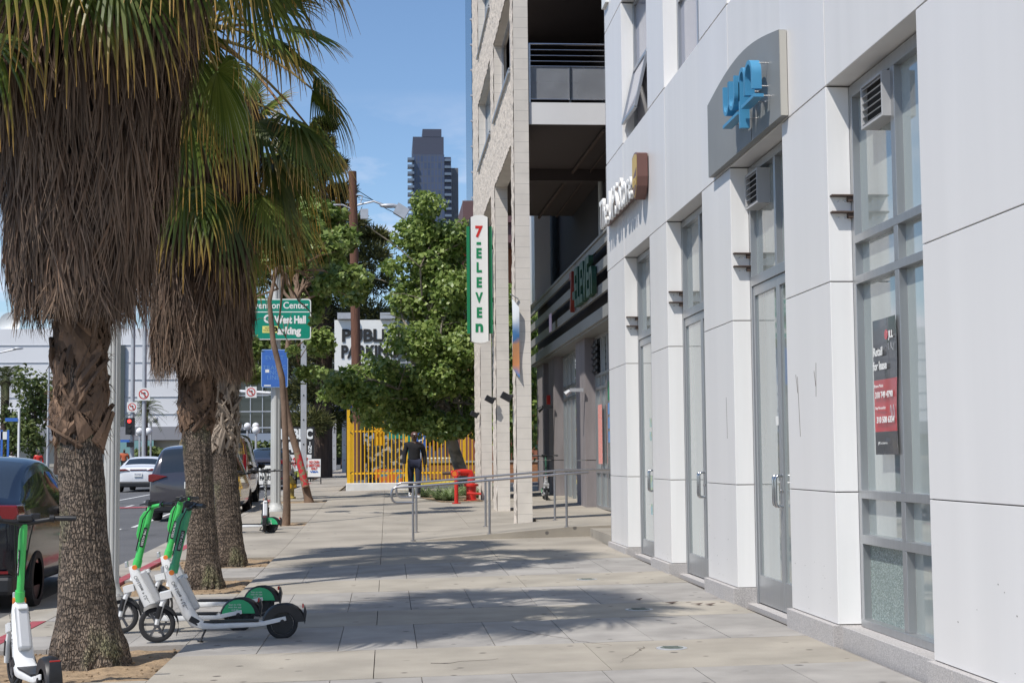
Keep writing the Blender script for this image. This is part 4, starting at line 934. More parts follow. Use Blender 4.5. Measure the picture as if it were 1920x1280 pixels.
# ================================================================ scooters
m_rimdk = M('dark_rim', (.16, .16, .17), .4, metal=.5)
def scooter(lab, loc, rz, green=True, green_stem=None, steer=0, fender_green=True, group='green and white rental scooters', body=None):
    t = thing('electric_scooter', lab, 'scooter', loc, rz, group)     # local: front wheel at origin, rear at +x
    gm = green_stem or m_lime; wb = .98; body = body or m_scwhite
    def wheel(cx, r, w, par):
        b = MB(); b.lathe([(r * .72, -w * .8), (r * .86, -w), (r * .97, -w * .75), (r, 0), (r * .97, w * .75), (r * .86, w), (r * .72, w * .8)], (cx, 0, r), 26, 'y', cap=False)
        o = b.build('wheel', m_rubber, par, smooth=True, world=False)
        b = MB(); b.lathe([(r * .73, -w * .55), (r * .73, w * .55)], (cx, 0, r), 22, 'y', cap=False); b.lathe([(r * .66, -w * .5), (r * .66, w * .5)], (cx, 0, r), 22, 'y', cap=False)
        b.lathe([(r * .2, -w * 1.1), (r * .2, w * 1.1)], (cx, 0, r), 12, 'y')
        for k in range(6): a = k * math.pi / 3; b.bar((cx, 0, r), (cx + r * .7 * math.cos(a), 0, r + r * .7 * math.sin(a)), .02, .02, up=(0, 1, 0))
        (b.lathe([(r * .7, -w * .3), (r * .7, w * .3)], (cx, 0, r), 20, 'y') if cx > .5 else 0); b.build('rim', m_rimdk if cx < .5 else m_black, o, world=False)
    wheel(0, .148, .028, t); wheel(wb + .03, .13, .028, t)
    # fork and steering column
    S0, S1 = Vector((.085, 0, .40)), Vector((.245, 0, 1.08))
    b = MB()
    for s in (-1, 1): b.tube([(0, s * .052, .15), (.02, s * .052, .25), (.065, s * .045, .37)], [.018, .022, .02], 8)
    b.obox((.07, 0, .385), (.045, 0, .01), (0, .07, 0), (-.006, 0, .028)); b.build('fork', body, t, smooth=True, world=False)
    b = MB()
    for s in (-1, 1): b.tube([(.005, s * .052, .2), (.03, s * .052, .3)], .024, 8)
    b.build('suspension', m_black, t, smooth=True, world=False)
    b = MB(); V = []                               # front mudguard
    for i in range(10):
        a = R(-25 + i * 17); 
        for s in (-1, -.6, .6, 1): V.append((.172 * math.cos(a) * 1, s * .042, .148 + .172 * math.sin(a) + (-.03 if abs(s) == 1 else 0)))
    b.add(V, [(i * 4 + j, i * 4 + j + 1, i * 4 + j + 5, i * 4 + j + 4) for i in range(9) for j in range(3)]); b.build('front_mudguard', m_black, t, smooth=True, world=False)
    b = MB(); b.tube([S0 + Vector((.01, 0, .05)), S0.lerp(S1, .28)], [.03, .028], 12); b.build('head_tube', body, t, smooth=True, world=False)
    b = MB(); b.tube([S0.lerp(S1, .24), S0.lerp(S1, .34)], .032, 12, sc=(1.2, 1)); b.tube([S0.lerp(S1, .3), S1], [.024, .022], 12, sc=(1.35, 1)); st = b.build('stem', gm, t, smooth=True, world=False)
    b = MB(); p = S0.lerp(S1, .62); ax = (S1 - S0).normalized()
    for s in (-1, 1): b.obox(p + Vector((.003, s * .0225, 0)), ax * .085, (0, .002, 0), ax.cross(Vector((0, 1, 0))) * .016)
    b.build('stem_sticker', m_black, st, world=False)
    for s in (-1, 1): text('LIME ACCESS', .026, p + Vector((.003, s * .0252, 0)), tuple(-ax), tuple(ax.cross(Vector((0, s, 0)))) , m_signwhite, st, 'stem_lettering', ext=.0005, width=.14, world=False)
    b = MB(); q = [S0.lerp(S1, u) for u in (.62, .68, .92, .97)]
    b.prism([(0, 0), (-.03, .03), (-.048, .07), (-.052, .22), (-.03, .27), (0, .28)], S0.lerp(S1, .56) + Vector((-.02, -.02, 0)), (1, 0, 0), tuple(ax), (0, .04, 0)); b.build('stem_pod', gm, t, bevel=.006, world=False)
    # handlebar
    cs, sn = math.cos(steer), math.sin(steer)
    def H(x, y_, z): return S1 + Vector((x * cs - y_ * sn, x * sn + y_ * cs, z))
    b = MB(); b.tube([H(.05, -.2, .03), H(.02, -.1, .015), H(0, 0, 0), H(.02, .1, .015), H(.05, .2, .03)], [.014, .017, .022, .017, .014], 10); b.build('handlebar', gm if green else m_black, t, smooth=True, world=False)
    for s in (-1, 1):
        b = MB(); b.tube([H(.05, s * .19, .03), H(.07, s * .25, .03), H(.09, s * .32, .028)], [.018, .019, .018], 10); b.tube([H(.045, s * .17, .03), H(0, s * .22, .02), H(-.005, s * .29, .015)], [.009, .007, .006], 6); b.tube([H(.045, s * .155, .03), H(.05, s * .185, .03)], .026, 10); b.build('grip', m_black, t, smooth=True, world=False)
    b = MB(); b.obox(H(.01, 0, .035), tuple(Vector((.05 * cs, .05 * sn, 0))), (-.045 * sn, .045 * cs, 0), (0, 0, .02)); b.obox(H(.0, .07, .04), (.02, 0, 0), (0, .03, 0), (0, 0, .025)); b.build('display', m_black, t, bevel=.008, world=False)
    b = MB()
    for s in (-1, 1): b.tube([H(-.02, s * .06, 0), S1 + Vector((-.06, s * .05, -.1)), S0.lerp(S1, .45) + Vector((-.035, s * .02, 0))], .005, 6)
    b.build('brake_cable', m_black, t, world=False)
    b = MB(); b.obox((.04, 0, .59), (.012, 0, .003), (0, .028, 0), (-.003, 0, .026)); b.build('headlight', m_galv, t, bevel=.006, world=False)
    b = MB()
    for s in (-1, 1): b.tube([(.115, s * .028, .565), (.115, s * .041, .565)], .022, 10)
    b.build('reflector', m_orange, t, world=False)
    # neck body going down to the deck, tapered and hollow
    b = MB(); prof = [(.09, .58, .034, .035), (.12, .5, .05, .045), (.18, .38, .062, .052), (.25, .24, .066, .056), (.30, .165, .07, .05), (.37, .13, .078, .032), (.46, .125, .082, .028), (.62, .13, .082, .026), (.80, .132, .07, .024), (.88, .135, .055, .022)]
    V = []; n = 12
    for i, (x, z, hw, hh) in enumerate(prof):
        a_, b_ = prof[max(i - 1, 0)], prof[min(i + 1, len(prof) - 1)]; d = Vector((b_[0] - a_[0], 0, b_[1] - a_[1])).normalized(); up = Vector((0, 1, 0)).cross(d) * -1
        for k in range(n):
            th = 2 * math.pi * k / n; c_, s_ = math.cos(th), math.sin(th); c_ = math.copysign(abs(c_) ** .55, c_); s_ = math.copysign(abs(s_) ** .55, s_)
            V.append(Vector((x, 0, z)) + Vector((0, 1, 0)) * hw * c_ + up * hh * s_)
    b.add(V, [(i * n + k, i * n + (k + 1) % n, (i + 1) * n + (k + 1) % n, (i + 1) * n + k) for i in range(len(prof) - 1) for k in range(n)] + [tuple(range(n)), tuple(range(len(prof) * n - 1, (len(prof) - 1) * n - 1, -1))])
    bo = b.build('body', body, t, smooth=True, world=False)
    ax2 = (Vector((.25, 0, .24)) - Vector((.12, 0, .5))).normalized()
    for s in (-1, 1): text('On Lime + Uber', .042, (.185, s * .0635, .375), tuple(ax2 if s < 0 else -ax2), tuple(ax2.cross(Vector((0, 1, 0))) * (-1 if s < 0 else -1) if s < 0 else ax2.cross(Vector((0, 1, 0)))), m_black_txt, bo, 'body_lettering', ext=.0007, world=False, width=.27)
    b = MB()
    for s in (-1, 1): b.obox((.30, s * .069, .175), (.035, 0, -.02), (0, .003, 0), (.012, 0, .02))
    b.build('body_sticker', m_black, bo, world=False)
    b = MB(); b.obox((.40, 0, .158), (.06, 0, 0), (0, .06, 0), (0, 0, .004)); b.obox((.62, 0, .162), (.2, 0, 0), (0, .068, 0), (0, 0, .005)); b.build('deck_grip', m_black, t, world=False)
    c_ = Vector((.255, 0, .40)); b = MB(); up = Vector((0, 1, 0)).cross(ax2)
    if up.z < 0: up = -up
    b.obox(c_ - up * 0.005, ax2 * .155, (0, .043, 0), up * .032); bt = b.build('battery', m_scgrey, t, bevel=.018, world=False)
    b = MB(); b.obox(c_ + up * .028 - ax2 * .13, ax2 * .018, (0, .03, 0), up * .02); b.build('battery_handle', m_scwhite, bt, bevel=.006, world=False)
    b = MB()                                     # rear arms
    for s in (-1, 1): b.bar((.84, s * .05, .135), (wb + .06, s * .055, .175), .016, .035)
    b.build('rear_arm', body, t, bevel=.004, world=False)
    b = MB()
    for s in (-1, 1): b.tube([(wb + .03, s * .05, .15), (wb + .03, s * .07, .15)], .018, 8)
    b.build('axle_nut', m_black, t, world=False)
    b = MB(); V = []; nF = 12                        # rear fender: closed dome with side walls
    for i in range(nF + 1):
        a = R(5 + i * 170 / nF); rr = .165 + .03 * max(0, math.cos(a)); 
        for s, k in ((-.045, .55), (-.047, .93), (-.02, 1), (.02, 1), (.047, .93), (.045, .55)): V.append((wb + .03 + rr * k * math.cos(a), s, .13 + rr * k * math.sin(a)))
    b.add(V, [(i * 6 + j, i * 6 + j + 1, i * 6 + j + 7, i * 6 + j + 6) for i in range(nF) for j in range(5)]); b.obox((wb + .215, 0, .20), (.008, 0, -.03), (0, .035, 0), (.008, 0, .05))
    fe = b.build('rear_mudguard', m_black, t, smooth=True, world=False)
    if fender_green:
        b = MB()
        for s in (-1, 1):
            P = [(.145 * math.cos(R(10 + i * 16)), .145 * math.sin(R(10 + i * 16)) + .0) for i in range(11)]; b.prism(P, (wb + .03, s * .0485, .135), (1, 0, 0), (0, 0, 1), (0, s * .003, 0))
        b.build('mudguard_sticker', M('sticker_green', (.04, .42, .17), .4), fe, world=False)
        for s in (-1,): text('Scan to ride\nwith the app\nand go', .022, (wb + .0, s * .053, .215), (1, 0, 0), (0, 0, 1), m_signwhite, fe, 'sticker_lettering', ext=.0005, world=False, align='CENTER')
    b = MB(); b.obox((wb + .2, 0, .27), (.006, 0, 0), (0, .03, 0), (0, 0, .016)); b.build('tail_light', m_redp, t, world=False)
    b = MB()
    for s in (-1, 1): b.tube([(.40, -.03, .12), (.35, -.07 - .03 * s, .01)], .008, 6)
    b.tube([(.33, -.04, .008), (.37, -.1, .008)], .008, 6)
    b.build('kickstand', m_black, t, world=False)
    return t
def place_sc(lab, xf, yf, xr, yr, **k):
    rz = math.atan2(yr - yf, xr - xf); return scooter(lab, (xf, yf, gz(xf, yf) + .004), rz, **k)
place_sc('front white scooter of the cluster, dark teal-green stem and plain black rear mudguard', -1.88, 12.95, -.87, 13.03, green_stem=m_lime2, fender_green=False, green=False, steer=.15)
place_sc('left scooter of the cluster with a bright green handlebar', -2.3, 13.75, -1.32, 13.72, steer=.5)
place_sc('rear scooter of the cluster, partly hidden, beside the middle palm foot', -2.2, 14.95, -1.25, 14.85)
place_sc('green stem scooter at the left edge beside the nearest palm foot', -2.50, 10.75, -2.06, 9.78, steer=-.1, fender_green=False, green=False)
place_sc('far scooter with a green rear mudguard poking out behind the farthest palm', -3.1, 28.95, -2.18, 28.7)
m_pat = M('patterned_wrap', (.55, .55, .5), .4, ns=38, na=.9, col2=(.02, .03, .05), lo=.48, hi=.52)
place_sc('dark patterned scooter standing beside the far green one', -2.3, 29.6, -2.24, 28.62, green_stem=m_pat, green=False, body=m_black)
place_sc('dark scooter parked in the storefront recess behind the block columns', 3.95, 38.6, 3.98, 39.6, green_stem=m_shadegreen, green=False, body=m_scgrey)

# ================================================================ cars
def car(lab, X, Y, kind, paint, W_, L_, H_, name='parked_car', cat='car', group=None, rz=0, zoff=0, tail=None, plate=True):
    z = gr(X, Y) + zoff; t = thing(name, lab, cat, (X, Y, z), rz, group); hw = W_ / 2
    # stations: (y/L, bottom, belt, roof, half belt, half roof)
    if kind == 'sedan': S = [(0, .35, .80, .80, .80, .6), (.02, .22, .98, .98, .93, .8), (.10, .20, 1.02, 1.03, .97, .78), (.17, .19, 1.02, 1.06, .99, .74), (.30, .19, 1.0, H_ - .05, 1, .66), (.42, .19, .98, H_, 1, .66), (.56, .19, .96, H_ - .02, 1, .66), (.72, .19, .95, 1.02, .99, .74), (.85, .2, .86, .88, .96, .75), (.97, .22, .74, .74, .86, .7), (1, .35, .6, .6, .75, .6)]; rearg = (3, 4); frontg = (6, 7); cab = (3, 7)
    elif kind == 'fast': S = [(0, .38, .96, .96, .84, .6), (.02, .26, 1.16, 1.17, .95, .8), (.07, .24, 1.20, 1.24, .985, .74), (.20, .22, 1.18, 1.45, 1, .68), (.36, .22, 1.1, H_ - .02, 1, .66), (.50, .22, 1.08, H_, 1, .66), (.62, .22, 1.05, H_ - .06, 1, .66), (.76, .22, 1.03, 1.12, 1, .76), (.88, .24, .96, .98, .96, .78), (.98, .28, .82, .82, .86, .7), (1, .4, .7, .7, .75, .6)]; rearg = (2, 4); frontg = (6, 7); cab = (2, 7)
    elif kind == 'mini': S = [(0, .34, .85, .85, .88, .6), (.012, .24, 1.05, 1.10, .96, .8), (.03, .22, 1.08, 1.42, .985, .78), (.075, .21, 1.08, H_ - .06, .99, .76), (.2, .2, 1.07, H_, 1, .76), (.45, .2, 1.05, H_ + .01, 1, .76), (.6, .2, 1.03, H_ - .03, 1, .75), (.78, .2, 1.0, 1.08, 1, .8), (.9, .22, .92, .94, .96, .8), (.98, .25, .75, .75, .86, .7), (1, .35, .62, .62, .75, .6)]; rearg = (1, 3); frontg = (6, 7); cab = (3, 7)
    else: S = [(0, .36, 1.15, 1.2, .97, .8), (.006, .28, 1.2, H_ - .12, .985, .86), (.02, .26, 1.2, H_ - .02, .99, .86), (.2, .25, 1.2, H_, 1, .86), (.5, .25, 1.2, H_, 1, .86), (.68, .25, 1.18, H_ - .04, 1, .84), (.8, .25, 1.12, 1.25, 1, .86), (.92, .27, 1.02, 1.05, .96, .84), (.985, .3, .85, .85, .9, .75), (1, .4, .7, .7, .8, .7)]; rearg = (1, 2); frontg = (5, 6); cab = (2, 6)
    V = []; F = []; MI = []; NP = 9
    for (u, zb, zs, zr, wb_, wr) in S:
        y_ = u * L_; cab_ = zr - zs > .12; hb, hr = hw * wb_, hw * wr
        if cab_: P = [(0, zb), (hb * .86, zb), (hb * .98, zb + .1), (hb, lerp(zb, zs, .55)), (hb * .975, zs), (lerp(hb * .975, hr, .86), lerp(zs, zr, .84)), (hr * .96, zr - .03), (hr * .6, zr), (0, zr + .015)]
        else: P = [(0, zb), (hb * .86, zb), (hb * .98, zb + .1), (hb, lerp(zb, zs, .55)), (hb * .97, zs - .04), (hb * .9, zs), (hb * .8, zs + .01), (hb * .5, zr + .01), (0, zr + .02)]
        for x, z_ in P: V.append((x, y_, z_))
        for x, z_ in P[1:-1]: V.append((-x, y_, z_))
    M_ = NP + NP - 2
    ring = list(range(NP)) + [NP + i for i in range(NP - 3, -1, -1)]   # right side up, then left side down
    for i in range(len(S) - 1):
        for k in range(M_):
            a, b_ = ring[k], ring[(k + 1) % M_]; F.append((i * M_ + a, i * M_ + b_, (i + 1) * M_ + b_, (i + 1) * M_ + a)); mi = 0
            side = k in (4, M_ - 5); top = k in (6, 7, 8, 9)
            top = k in (NP - 3, NP - 2, NP - 1, NP)
            if side and cab[0] <= i < cab[1]: mi = 1
            if top and (rearg[0] <= i < rearg[1]): mi = 2
            if top and (frontg[0] <= i < frontg[1]): mi = 3
            MI.append(mi)
    F.append(tuple(ring)); MI.append(0); F.append(tuple((len(S) - 1) * M_ + a for a in ring[::-1])); MI.append(0)
    me = bpy.data.meshes.new('tmp'); me.from_pydata(V, [], F)
    for k in range(4): me.materials.append(m_dark)
    me.polygons.foreach_set('material_index', MI)
    bm = bmesh.new(); bm.from_mesh(me); bmesh.ops.recalc_face_normals(bm, faces=bm.faces); bm.to_mesh(me); bm.free()
    o = bpy.data.objects.new('tmp', me); COL.objects.link(o); md = o.modifiers.new('s', 'SUBSURF'); md.levels = 2; md.render_levels = 2
    dg = bpy.context.evaluated_depsgraph_get(); ev = bpy.data.meshes.new_from_object(o.evaluated_get(dg)); bpy.data.objects.remove(o)
    for idx, nm, mt in ((0, 'body', paint), (1, 'side_window', m_glassdk), (2, 'rear_window', m_glassdk), (3, 'windshield', m_glassdk)):
        b = MB(); vm = {}
        for p in ev.polygons:
            if p.material_index != idx: continue
            q = []
            for vi in p.vertices:
                if vi not in vm: vm[vi] = len(b.v); b.v.append(tuple(ev.vertices[vi].co)); b.t.append(0); b.r.append(0)
                q.append(vm[vi])
            b.f.append(tuple(q)); b.m.append(0)
        ob = b.build(nm, mt, t, smooth=True, world=False, fixn=False)
        if idx == 0: body_o = ob
    for k in (1, -1):
        for yy in (.17, .80):
            r = .33 if H_ < 1.9 else .36; b = MB(); b.lathe([(r * .7, -.1), (r * .95, -.1), (r, -.06), (r, .06), (r * .95, .1), (r * .7, .1)], (k * (hw - .10), yy * L_, r - .0), 24, 'x', cap=False); w_ = b.build('wheel', m_rubber, t, smooth=True, world=False)
            b = MB(); b.lathe([(r * .7, -.07), (r * .7, .07)], (k * (hw - .09), yy * L_, r), 20, 'x'); b.build('rim', m_scgrey if kind != 'fast' else m_black, w_, world=False)
            b = MB(); P = [(r * 1.1 * math.cos(R(-12 + i * 12)), r * 1.1 * math.sin(R(-12 + i * 12))) for i in range(18)]; b.prism(P, (k * (hw - .22), yy * L_, r), (0, 1, 0), (0, 0, 1), (k * .2, 0, 0)); b.build('wheel_arch', m_black, t, world=False)
    zt = {'sedan': .93, 'fast': 1.12, 'mini': 1.05, 'van': 1.25}[kind]; m_tl = M('tail_light_red', (.16, .006, .008), .12, coat=.6)
    for k in (1, -1):
        b = MB()
        if kind == 'sedan': b.prism([(k * hw * .35, -.03), (k * hw * .92, -.055), (k * hw * .965, .03), (k * hw * .55, .045)], (0, -.012, zt - .03), (1, 0, 0), (0, 0, 1), (0, .18, 0))
        elif kind == 'fast': b.prism([(k * hw * .42, -.06), (k * hw * .9, -.09), (k * hw * .955, -.02), (k * hw * .93, .075), (k * hw * .5, .085)], (0, -.0, zt - .02), (1, 0, 0), (0, 0, 1), (0, .30, 0))
        elif kind == 'mini': b.prism([(k * hw * .55, .03), (k * hw * .9, -.1), (k * hw * .985, -.08), (k * hw * .985, .07), (k * hw * .9, .09)], (0, .0, zt - .05), (1, 0, 0), (0, 0, 1), (0, .35, 0))
        else: b.prism([(k * hw * .9, -.3), (k * hw * 1.0, -.3), (k * hw * 1.0, .2), (k * hw * .9, .2)], (0, -.02, zt), (1, 0, 0), (0, 0, 1), (0, .12, 0))
        tlo = b.build('tail_light', m_tl, t, bevel=.015, world=False)
    b = MB()
    if kind in ('sedan', 'fast'): b.box(-hw * .36, hw * .36, -.008, .06, zt - .03, zt - .005); b.build('light_bar', m_tl if kind == 'sedan' else m_black, t, world=False)
    b = MB(); b.box(-hw * .9, hw * .9, -.03, .3, .2, .42 if kind != 'van' else .5); b.build('rear_bumper', m_black if kind != 'van' else paint, t, bevel=.05, world=False)
    if kind == 'fast': b = MB(); b.box(-hw * .8, hw * .85, -.035, -.028, .44, .47); b.build('bumper_reflector', m_tl, t, world=False)
    if plate:
        b = MB(); b.box(-.16, .16, -.035, -.012, zt - .30, zt - .15); po = b.build('license_plate', m_signwhite, t, world=False)
        text('7KLM202', .085, (0, -.037, zt - .225), (1, 0, 0), (0, 0, 1), M('plate_blue', (.03, .06, .25), .5), po, 'plate_lettering', ext=.001, width=.26, world=False)
    for k in (1, -1):
        b = MB(); b.tube([(k * hw * .95, L_ * .66, 1.05), (k * (hw + .1), L_ * .66, 1.08)], .03, 8); b.ball((k * (hw + .15), L_ * .66, 1.12), (.11, .09, .085), 10, 6); b.build('side_mirror', m_black, t, smooth=True, world=False)
    return t
m_carblk = M('car_black', (.004, .005, .010), .16, coat=.25, spec=.4); m_cargrey = M('car_grey', (.075, .07, .08), .2, metal=.5, coat=.8); m_carwhite = M('car_white', (.72, .73, .75), .25, coat=.6)
m_vanreflect = M('van_gold_reflection', (.30, .19, .055), .14, metal=.55, ns=2.6, na=.8, col2=(.05, .045, .04), coat=1, bstr=(1, .8, 2.2), lo=.44, hi=.56)  # gold reflections painted into the glossy dark body colour
car('glossy black fastback car parked at the kerb at the left edge', -4.90, 17.3, 'fast', m_carblk, 1.88, 4.6, 1.72)
car('dark grey minivan parked behind the middle palms', -4.5, 36.2, 'mini', m_cargrey, 2.0, 5.1, 1.76, group='cars at the kerb')
car('tall white van with painted golden reflections parked just ahead of the grey minivan', -4.87, 43.3, 'van', m_vanreflect, 1.96, 5.0, 2.05, name='parked_van', cat='van')
car('white sedan driving away in the middle lane, seen from behind', -10.1, 64, 'sedan', m_carwhite, 1.88, 4.9, 1.45, name='white_sedan')
car('dark pickup sized car beyond the white sedan', -9.1, 84, 'mini', m_carblk, 2.0, 5, 1.95, name='distant_car')
car('black car parked far ahead of the tall van', -4.8, 62, 'fast', m_cargrey, 1.95, 4.8, 1.7, plate=False)
car('white car parked farthest up the kerb, behind the parking boards', -4.7, 84, 'sedan', m_carwhite, 1.9, 4.8, 1.5, plate=False)
b = MB(); b.box(-5.75, -5.57, 43.24, 43.27, 0, 0)

# ================================================================ boards and A-frames
def aframe(lab, X, Y, w, h, z0, rows, board=m_signwhite, name='sidewalk_sign', leg=True, dy=.0, rz=0):
    z = gz(X, Y); t = thing(name, lab, 'sign', (X, Y, z)); b = MB()
    b.obox((X, Y, z + z0 + h / 2), (w / 2, 0, 0), (0, .015, 0), (0, .05 * h, h / 2)); b.build('board', board, t)
    if leg:
        b = MB()
        for s in (-1, 1): b.bar((X + s * w / 2, Y - .01 - .03 * z0, z), (X + s * w / 2, Y + .06 * h, z + z0 + h + .03), .025, .025); b.bar((X + s * w / 2, Y + .45, z), (X + s * w / 2, Y + .06 * h, z + z0 + h), .025, .025)
        b.bar((X - w / 2, Y, z + .12), (X + w / 2, Y, z + .12), .02, .02); b.bar((X - w / 2, Y + .05 * h, z + z0 + h + .01), (X + w / 2, Y + .05 * h, z + z0 + h + .01), .03, .03); b.build('frame', m_black, t)
    for (s_, size, zz_, wd, mat) in rows: text(s_, size, (X, Y - .03 + .05 * (zz_ - h / 2) - .0, z + z0 + zz_), (1, 0, 0), (0, 0.05, 1), mat, t, 'sign_lettering', ext=.002, bold=.006, width=wd)
    return t
aframe('small white no cash sign in a black sidewalk stand', -2.98, 63.5, .52, .72, .3, [('NO CASH', .13, .60, .4, m_redp), ('CREDIT CARD', .13, .46, .46, m_redp), ('ONLY', .13, .33, .26, m_redp), ('VISA', .1, .2, .36, m_bluesign)])
o = thing('parking_board', 'black public parking board with big white letters up the sidewalk', 'sign', (-4.1, 71.5, .5))
b = MB(); b.box(-4.95, -3.35, 71.5, 71.56, .55, 2.95); b.build('board', m_black_txt, o)
text('PUBLIC', .62, (-4.15, 71.48, 2.6), (1, 0, 0), (0, 0, 1), m_signwhite, o, 'board_lettering', ext=.004, bold=.03, width=1.45)
text('PARK', .62, (-4.3, 71.48, 2.0), (1, 0, 0), (0, 0, 1), m_signwhite, o, 'board_lettering', ext=.004, bold=.03, width=1.1)
text('I\nN\nG', .22, (-3.55, 71.48, 2.0), (1, 0, 0), (0, 0, 1), m_signwhite, o, 'board_lettering', ext=.004, bold=.01, linesp=.8)
o = thing('price_board', 'white board with a big red price in front of the black parking board', 'sign', (-3.9, 70.9, .5))
b = MB(); b.box(-4.4, -3.45, 70.9, 70.95, .95, 1.68); b.build('board', m_signwhite, o)
text('$10', .6, (-3.95, 70.88, 1.3), (1, 0, 0), (0, 0, 1), m_redp, o, 'board_lettering', ext=.004, bold=.02, width=.8)
b = MB(); b.box(-4.4, -3.45, 70.88, 70.95, .68, .93); b.build('yellow_strip', M('graffiti_yellow', (.5, .5, .06), .6, ns=6, na=.8, col2=(.06, .1, .03)), o); b = MB(); b.box(-4.38, -4.32, 70.96, 71.0, .45, 1.6); b.box(-3.52, -3.46, 70.96, 71.0, .45, 1.6); b.build('leg', m_black, o)
o = thing('price_sign', 'yellow and white ten dollar sign with red arrows far up the sidewalk', 'sign', (-3.15, 80, .7))
b = MB(); b.box(-3.45, -2.85, 80, 80.05, .85, 2.3); b.build('board', M('board_yellow', (.75, .6, .12), .5), o)
b = MB(); b.box(-3.43, -2.87, 79.985, 79.998, 1.3, 2.0); b.build('white_panel', m_signwhite, o)
text('10', .6, (-3.12, 79.98, 1.6), (1, 0, 0), (0, 0, 1), m_redp, o, 'board_lettering', ext=.003, bold=.02, width=.5); text('PARKING', .13, (-3.15, 79.98, 2.17), (1, 0, 0), (0, 0, 1), m_redp, o, 'board_lettering', ext=.003, width=.5)
b = MB()
for zz_ in (1.1, 2.03):
    k = 1 if zz_ < 1.5 else .5; b.prism([(-.25, -.04 * k), (.08, -.04 * k), (.08, -.11 * k), (.25, 0), (.08, .11 * k), (.08, .04 * k), (-.25, .04 * k)], (-3.15, 79.98, zz_), (1, 0, 0), (0, 0, 1), (0, .004, 0))
b.build('red_arrow', m_redp, o); b = MB(); b.box(-3.35, -3.3, 80.05, 80.1, gz(-3, 80), 1.5); b.box(-3.0, -2.95, 80.05, 80.1, gz(-3, 80), 1.5); b.build('leg', m_galv, o)
aframe('white public parking stand beside the fluted pole', -3.95, 52, .62, .62, .28, [('PUBLIC', .2, .44, .52, m_black_txt), ('PARKING', .2, .2, .56, m_black_txt)])
# tall public parking billboard beyond the trees
o = thing('parking_billboard', 'large white public parking billboard behind the trees', 'sign', (-1, 75, .6))
b = MB(); b.box(-2.55, .5, 75, 75.15, 5.6, 8.17); b.build('board', m_signwhite, o)
text('PUBLIC', .82, (-.85, 74.97, 7.38), (1, 0, 0), (0, 0, 1), m_black_txt, o, 'board_lettering', ext=.01, bold=.035, width=2.7); text('PARKING', .82, (-.85, 74.97, 6.6), (1, 0, 0), (0, 0, 1), m_black_txt, o, 'board_lettering', ext=.01, bold=.035, width=2.75)
text('ENTRANCE', .4, (-.9, 74.97, 5.9), (1, 0, 0), (0, 0, 1), m_black_txt, o, 'board_lettering', ext=.01, bold=.01, width=1.7)
for x in (-1.9, .15): b = MB(); b.box(x - .5, x + .35, 74.7, 75.2, 8.2, 8.5); b.build('light_box', m_galv, o)
b = MB(); b.box(-2.0, -1.85, 75.16, 75.3, .6, 8); b.box(.3, .45, 75.16, 75.3, .6, 8); b.build('post', m_black, o)

# ================================================================ utility pole and lamps
up_ = thing('utility_pole', 'tall brown wooden utility pole behind the street trees', 'utility pole', (-1.3, 70, .6))
b = MB(); b.tube([(-1.28, 70, .5), (-1.4, 70, 5.5), (-1.56, 70, 14.5)], [.26, .22, .18], 14); b.build('pole', m_wood, up_, smooth=True)
b = MB(); b.tube([(-1.55, 70, 12.9), (-1.1, 69.9, 13.0), (-.6, 69.8, 13.1), (-.2, 69.8, 12.95)], .045, 8); b.tube([(-1.5, 69.9, 12.7), (-2.0, 69.9, 12.95), (-2.5, 69.9, 12.95)], .04, 8); b.build('lamp_arm', m_galv, up_, smooth=True)
for (x, k, r_) in ((-2.75, -1, 0), (.1, 1, 1)):
    b = MB(); b.ball((x, 69.8, 12.9), (.45, .16, .11), 12, 6)
    if r_: b.obox((.65, 69.8, 12.65), (.25, 0, -.15), (0, .2, 0), (.12, 0, .22))
    b.build('lamp_head', m_galv, up_, smooth=True)
b = MB(); b.box(-1.2, -.85, 69.75, 70.0, 12.3, 12.75); b.tube([(-1.4, 69.8, 13.4), (-1.1, 69.8, 13.35), (-1.2, 69.8, 13.0)], .03, 6); b.build('junction_box', m_galv, up_)
wr = MB(); wr.tube([(-1.3, 69.9, 13.6), (0, 72, 13.1), (2.5, 76, 12.6), (8, 85, 12.9)], .018, 5); wr.tube([(-1.3, 69.9, 13.4), (.6, 70, 12.75)], .014, 5); wr.tube([(-1.3, 69.9, 13.2), (-.9, 69.9, 13.15), (-.3, 69.9, 13.05)], .012, 5)
tag(wr.build('overhead_wire', m_black, None), 'thin black wire running from the wooden pole to the brown building', 'wire')

# ================================================================ standpipe, planting, fence
hy = thing('standpipe', 'bright red fire standpipe with a bent elbow and capped outlets', 'standpipe', (2.05, 39.6, gz(2, 39.6)))
z = gz(2, 39.6); b = MB()
b.lathe([(.19, 0), (.19, .03), (.13, .04), (.13, .36), (.19, .37), (.19, .42), (.12, .44)], (2.12, 39.6, z), 16); b.tube([(2.12, 39.6, z + .4), (2.12, 39.6, z + .58), (2.08, 39.6, z + .72), (1.99, 39.58, z + .72), (1.84, 39.55, z + .72), (1.72, 39.5, z + .71)], [.1, .1, .095, .09, .085, .08], 14)
b.build('pipe_body', m_redp, hy, smooth=True)
b = MB(); b.tube([(1.77, 39.4, z + .70), (1.69, 39.2, z + .69)], [.09, .095], 14); b.tube([(1.72, 39.5, z + .71), (1.6, 39.5, z + .71)], [.075, .06], 12); o2 = b.build('outlet', m_redp, hy, smooth=True)
b = MB(); b.lathe([(.065, -.005), (.065, .0)], (1.685, 39.19, z + .69), 12, 'y'); b.build('outlet_cap', m_orange, o2); b = MB(); b.tube([(1.59, 39.5, z + .71), (1.38, 39.5, z + .70)], [.045, .04], 10); b.build('coupling', m_rust, o2, smooth=True)
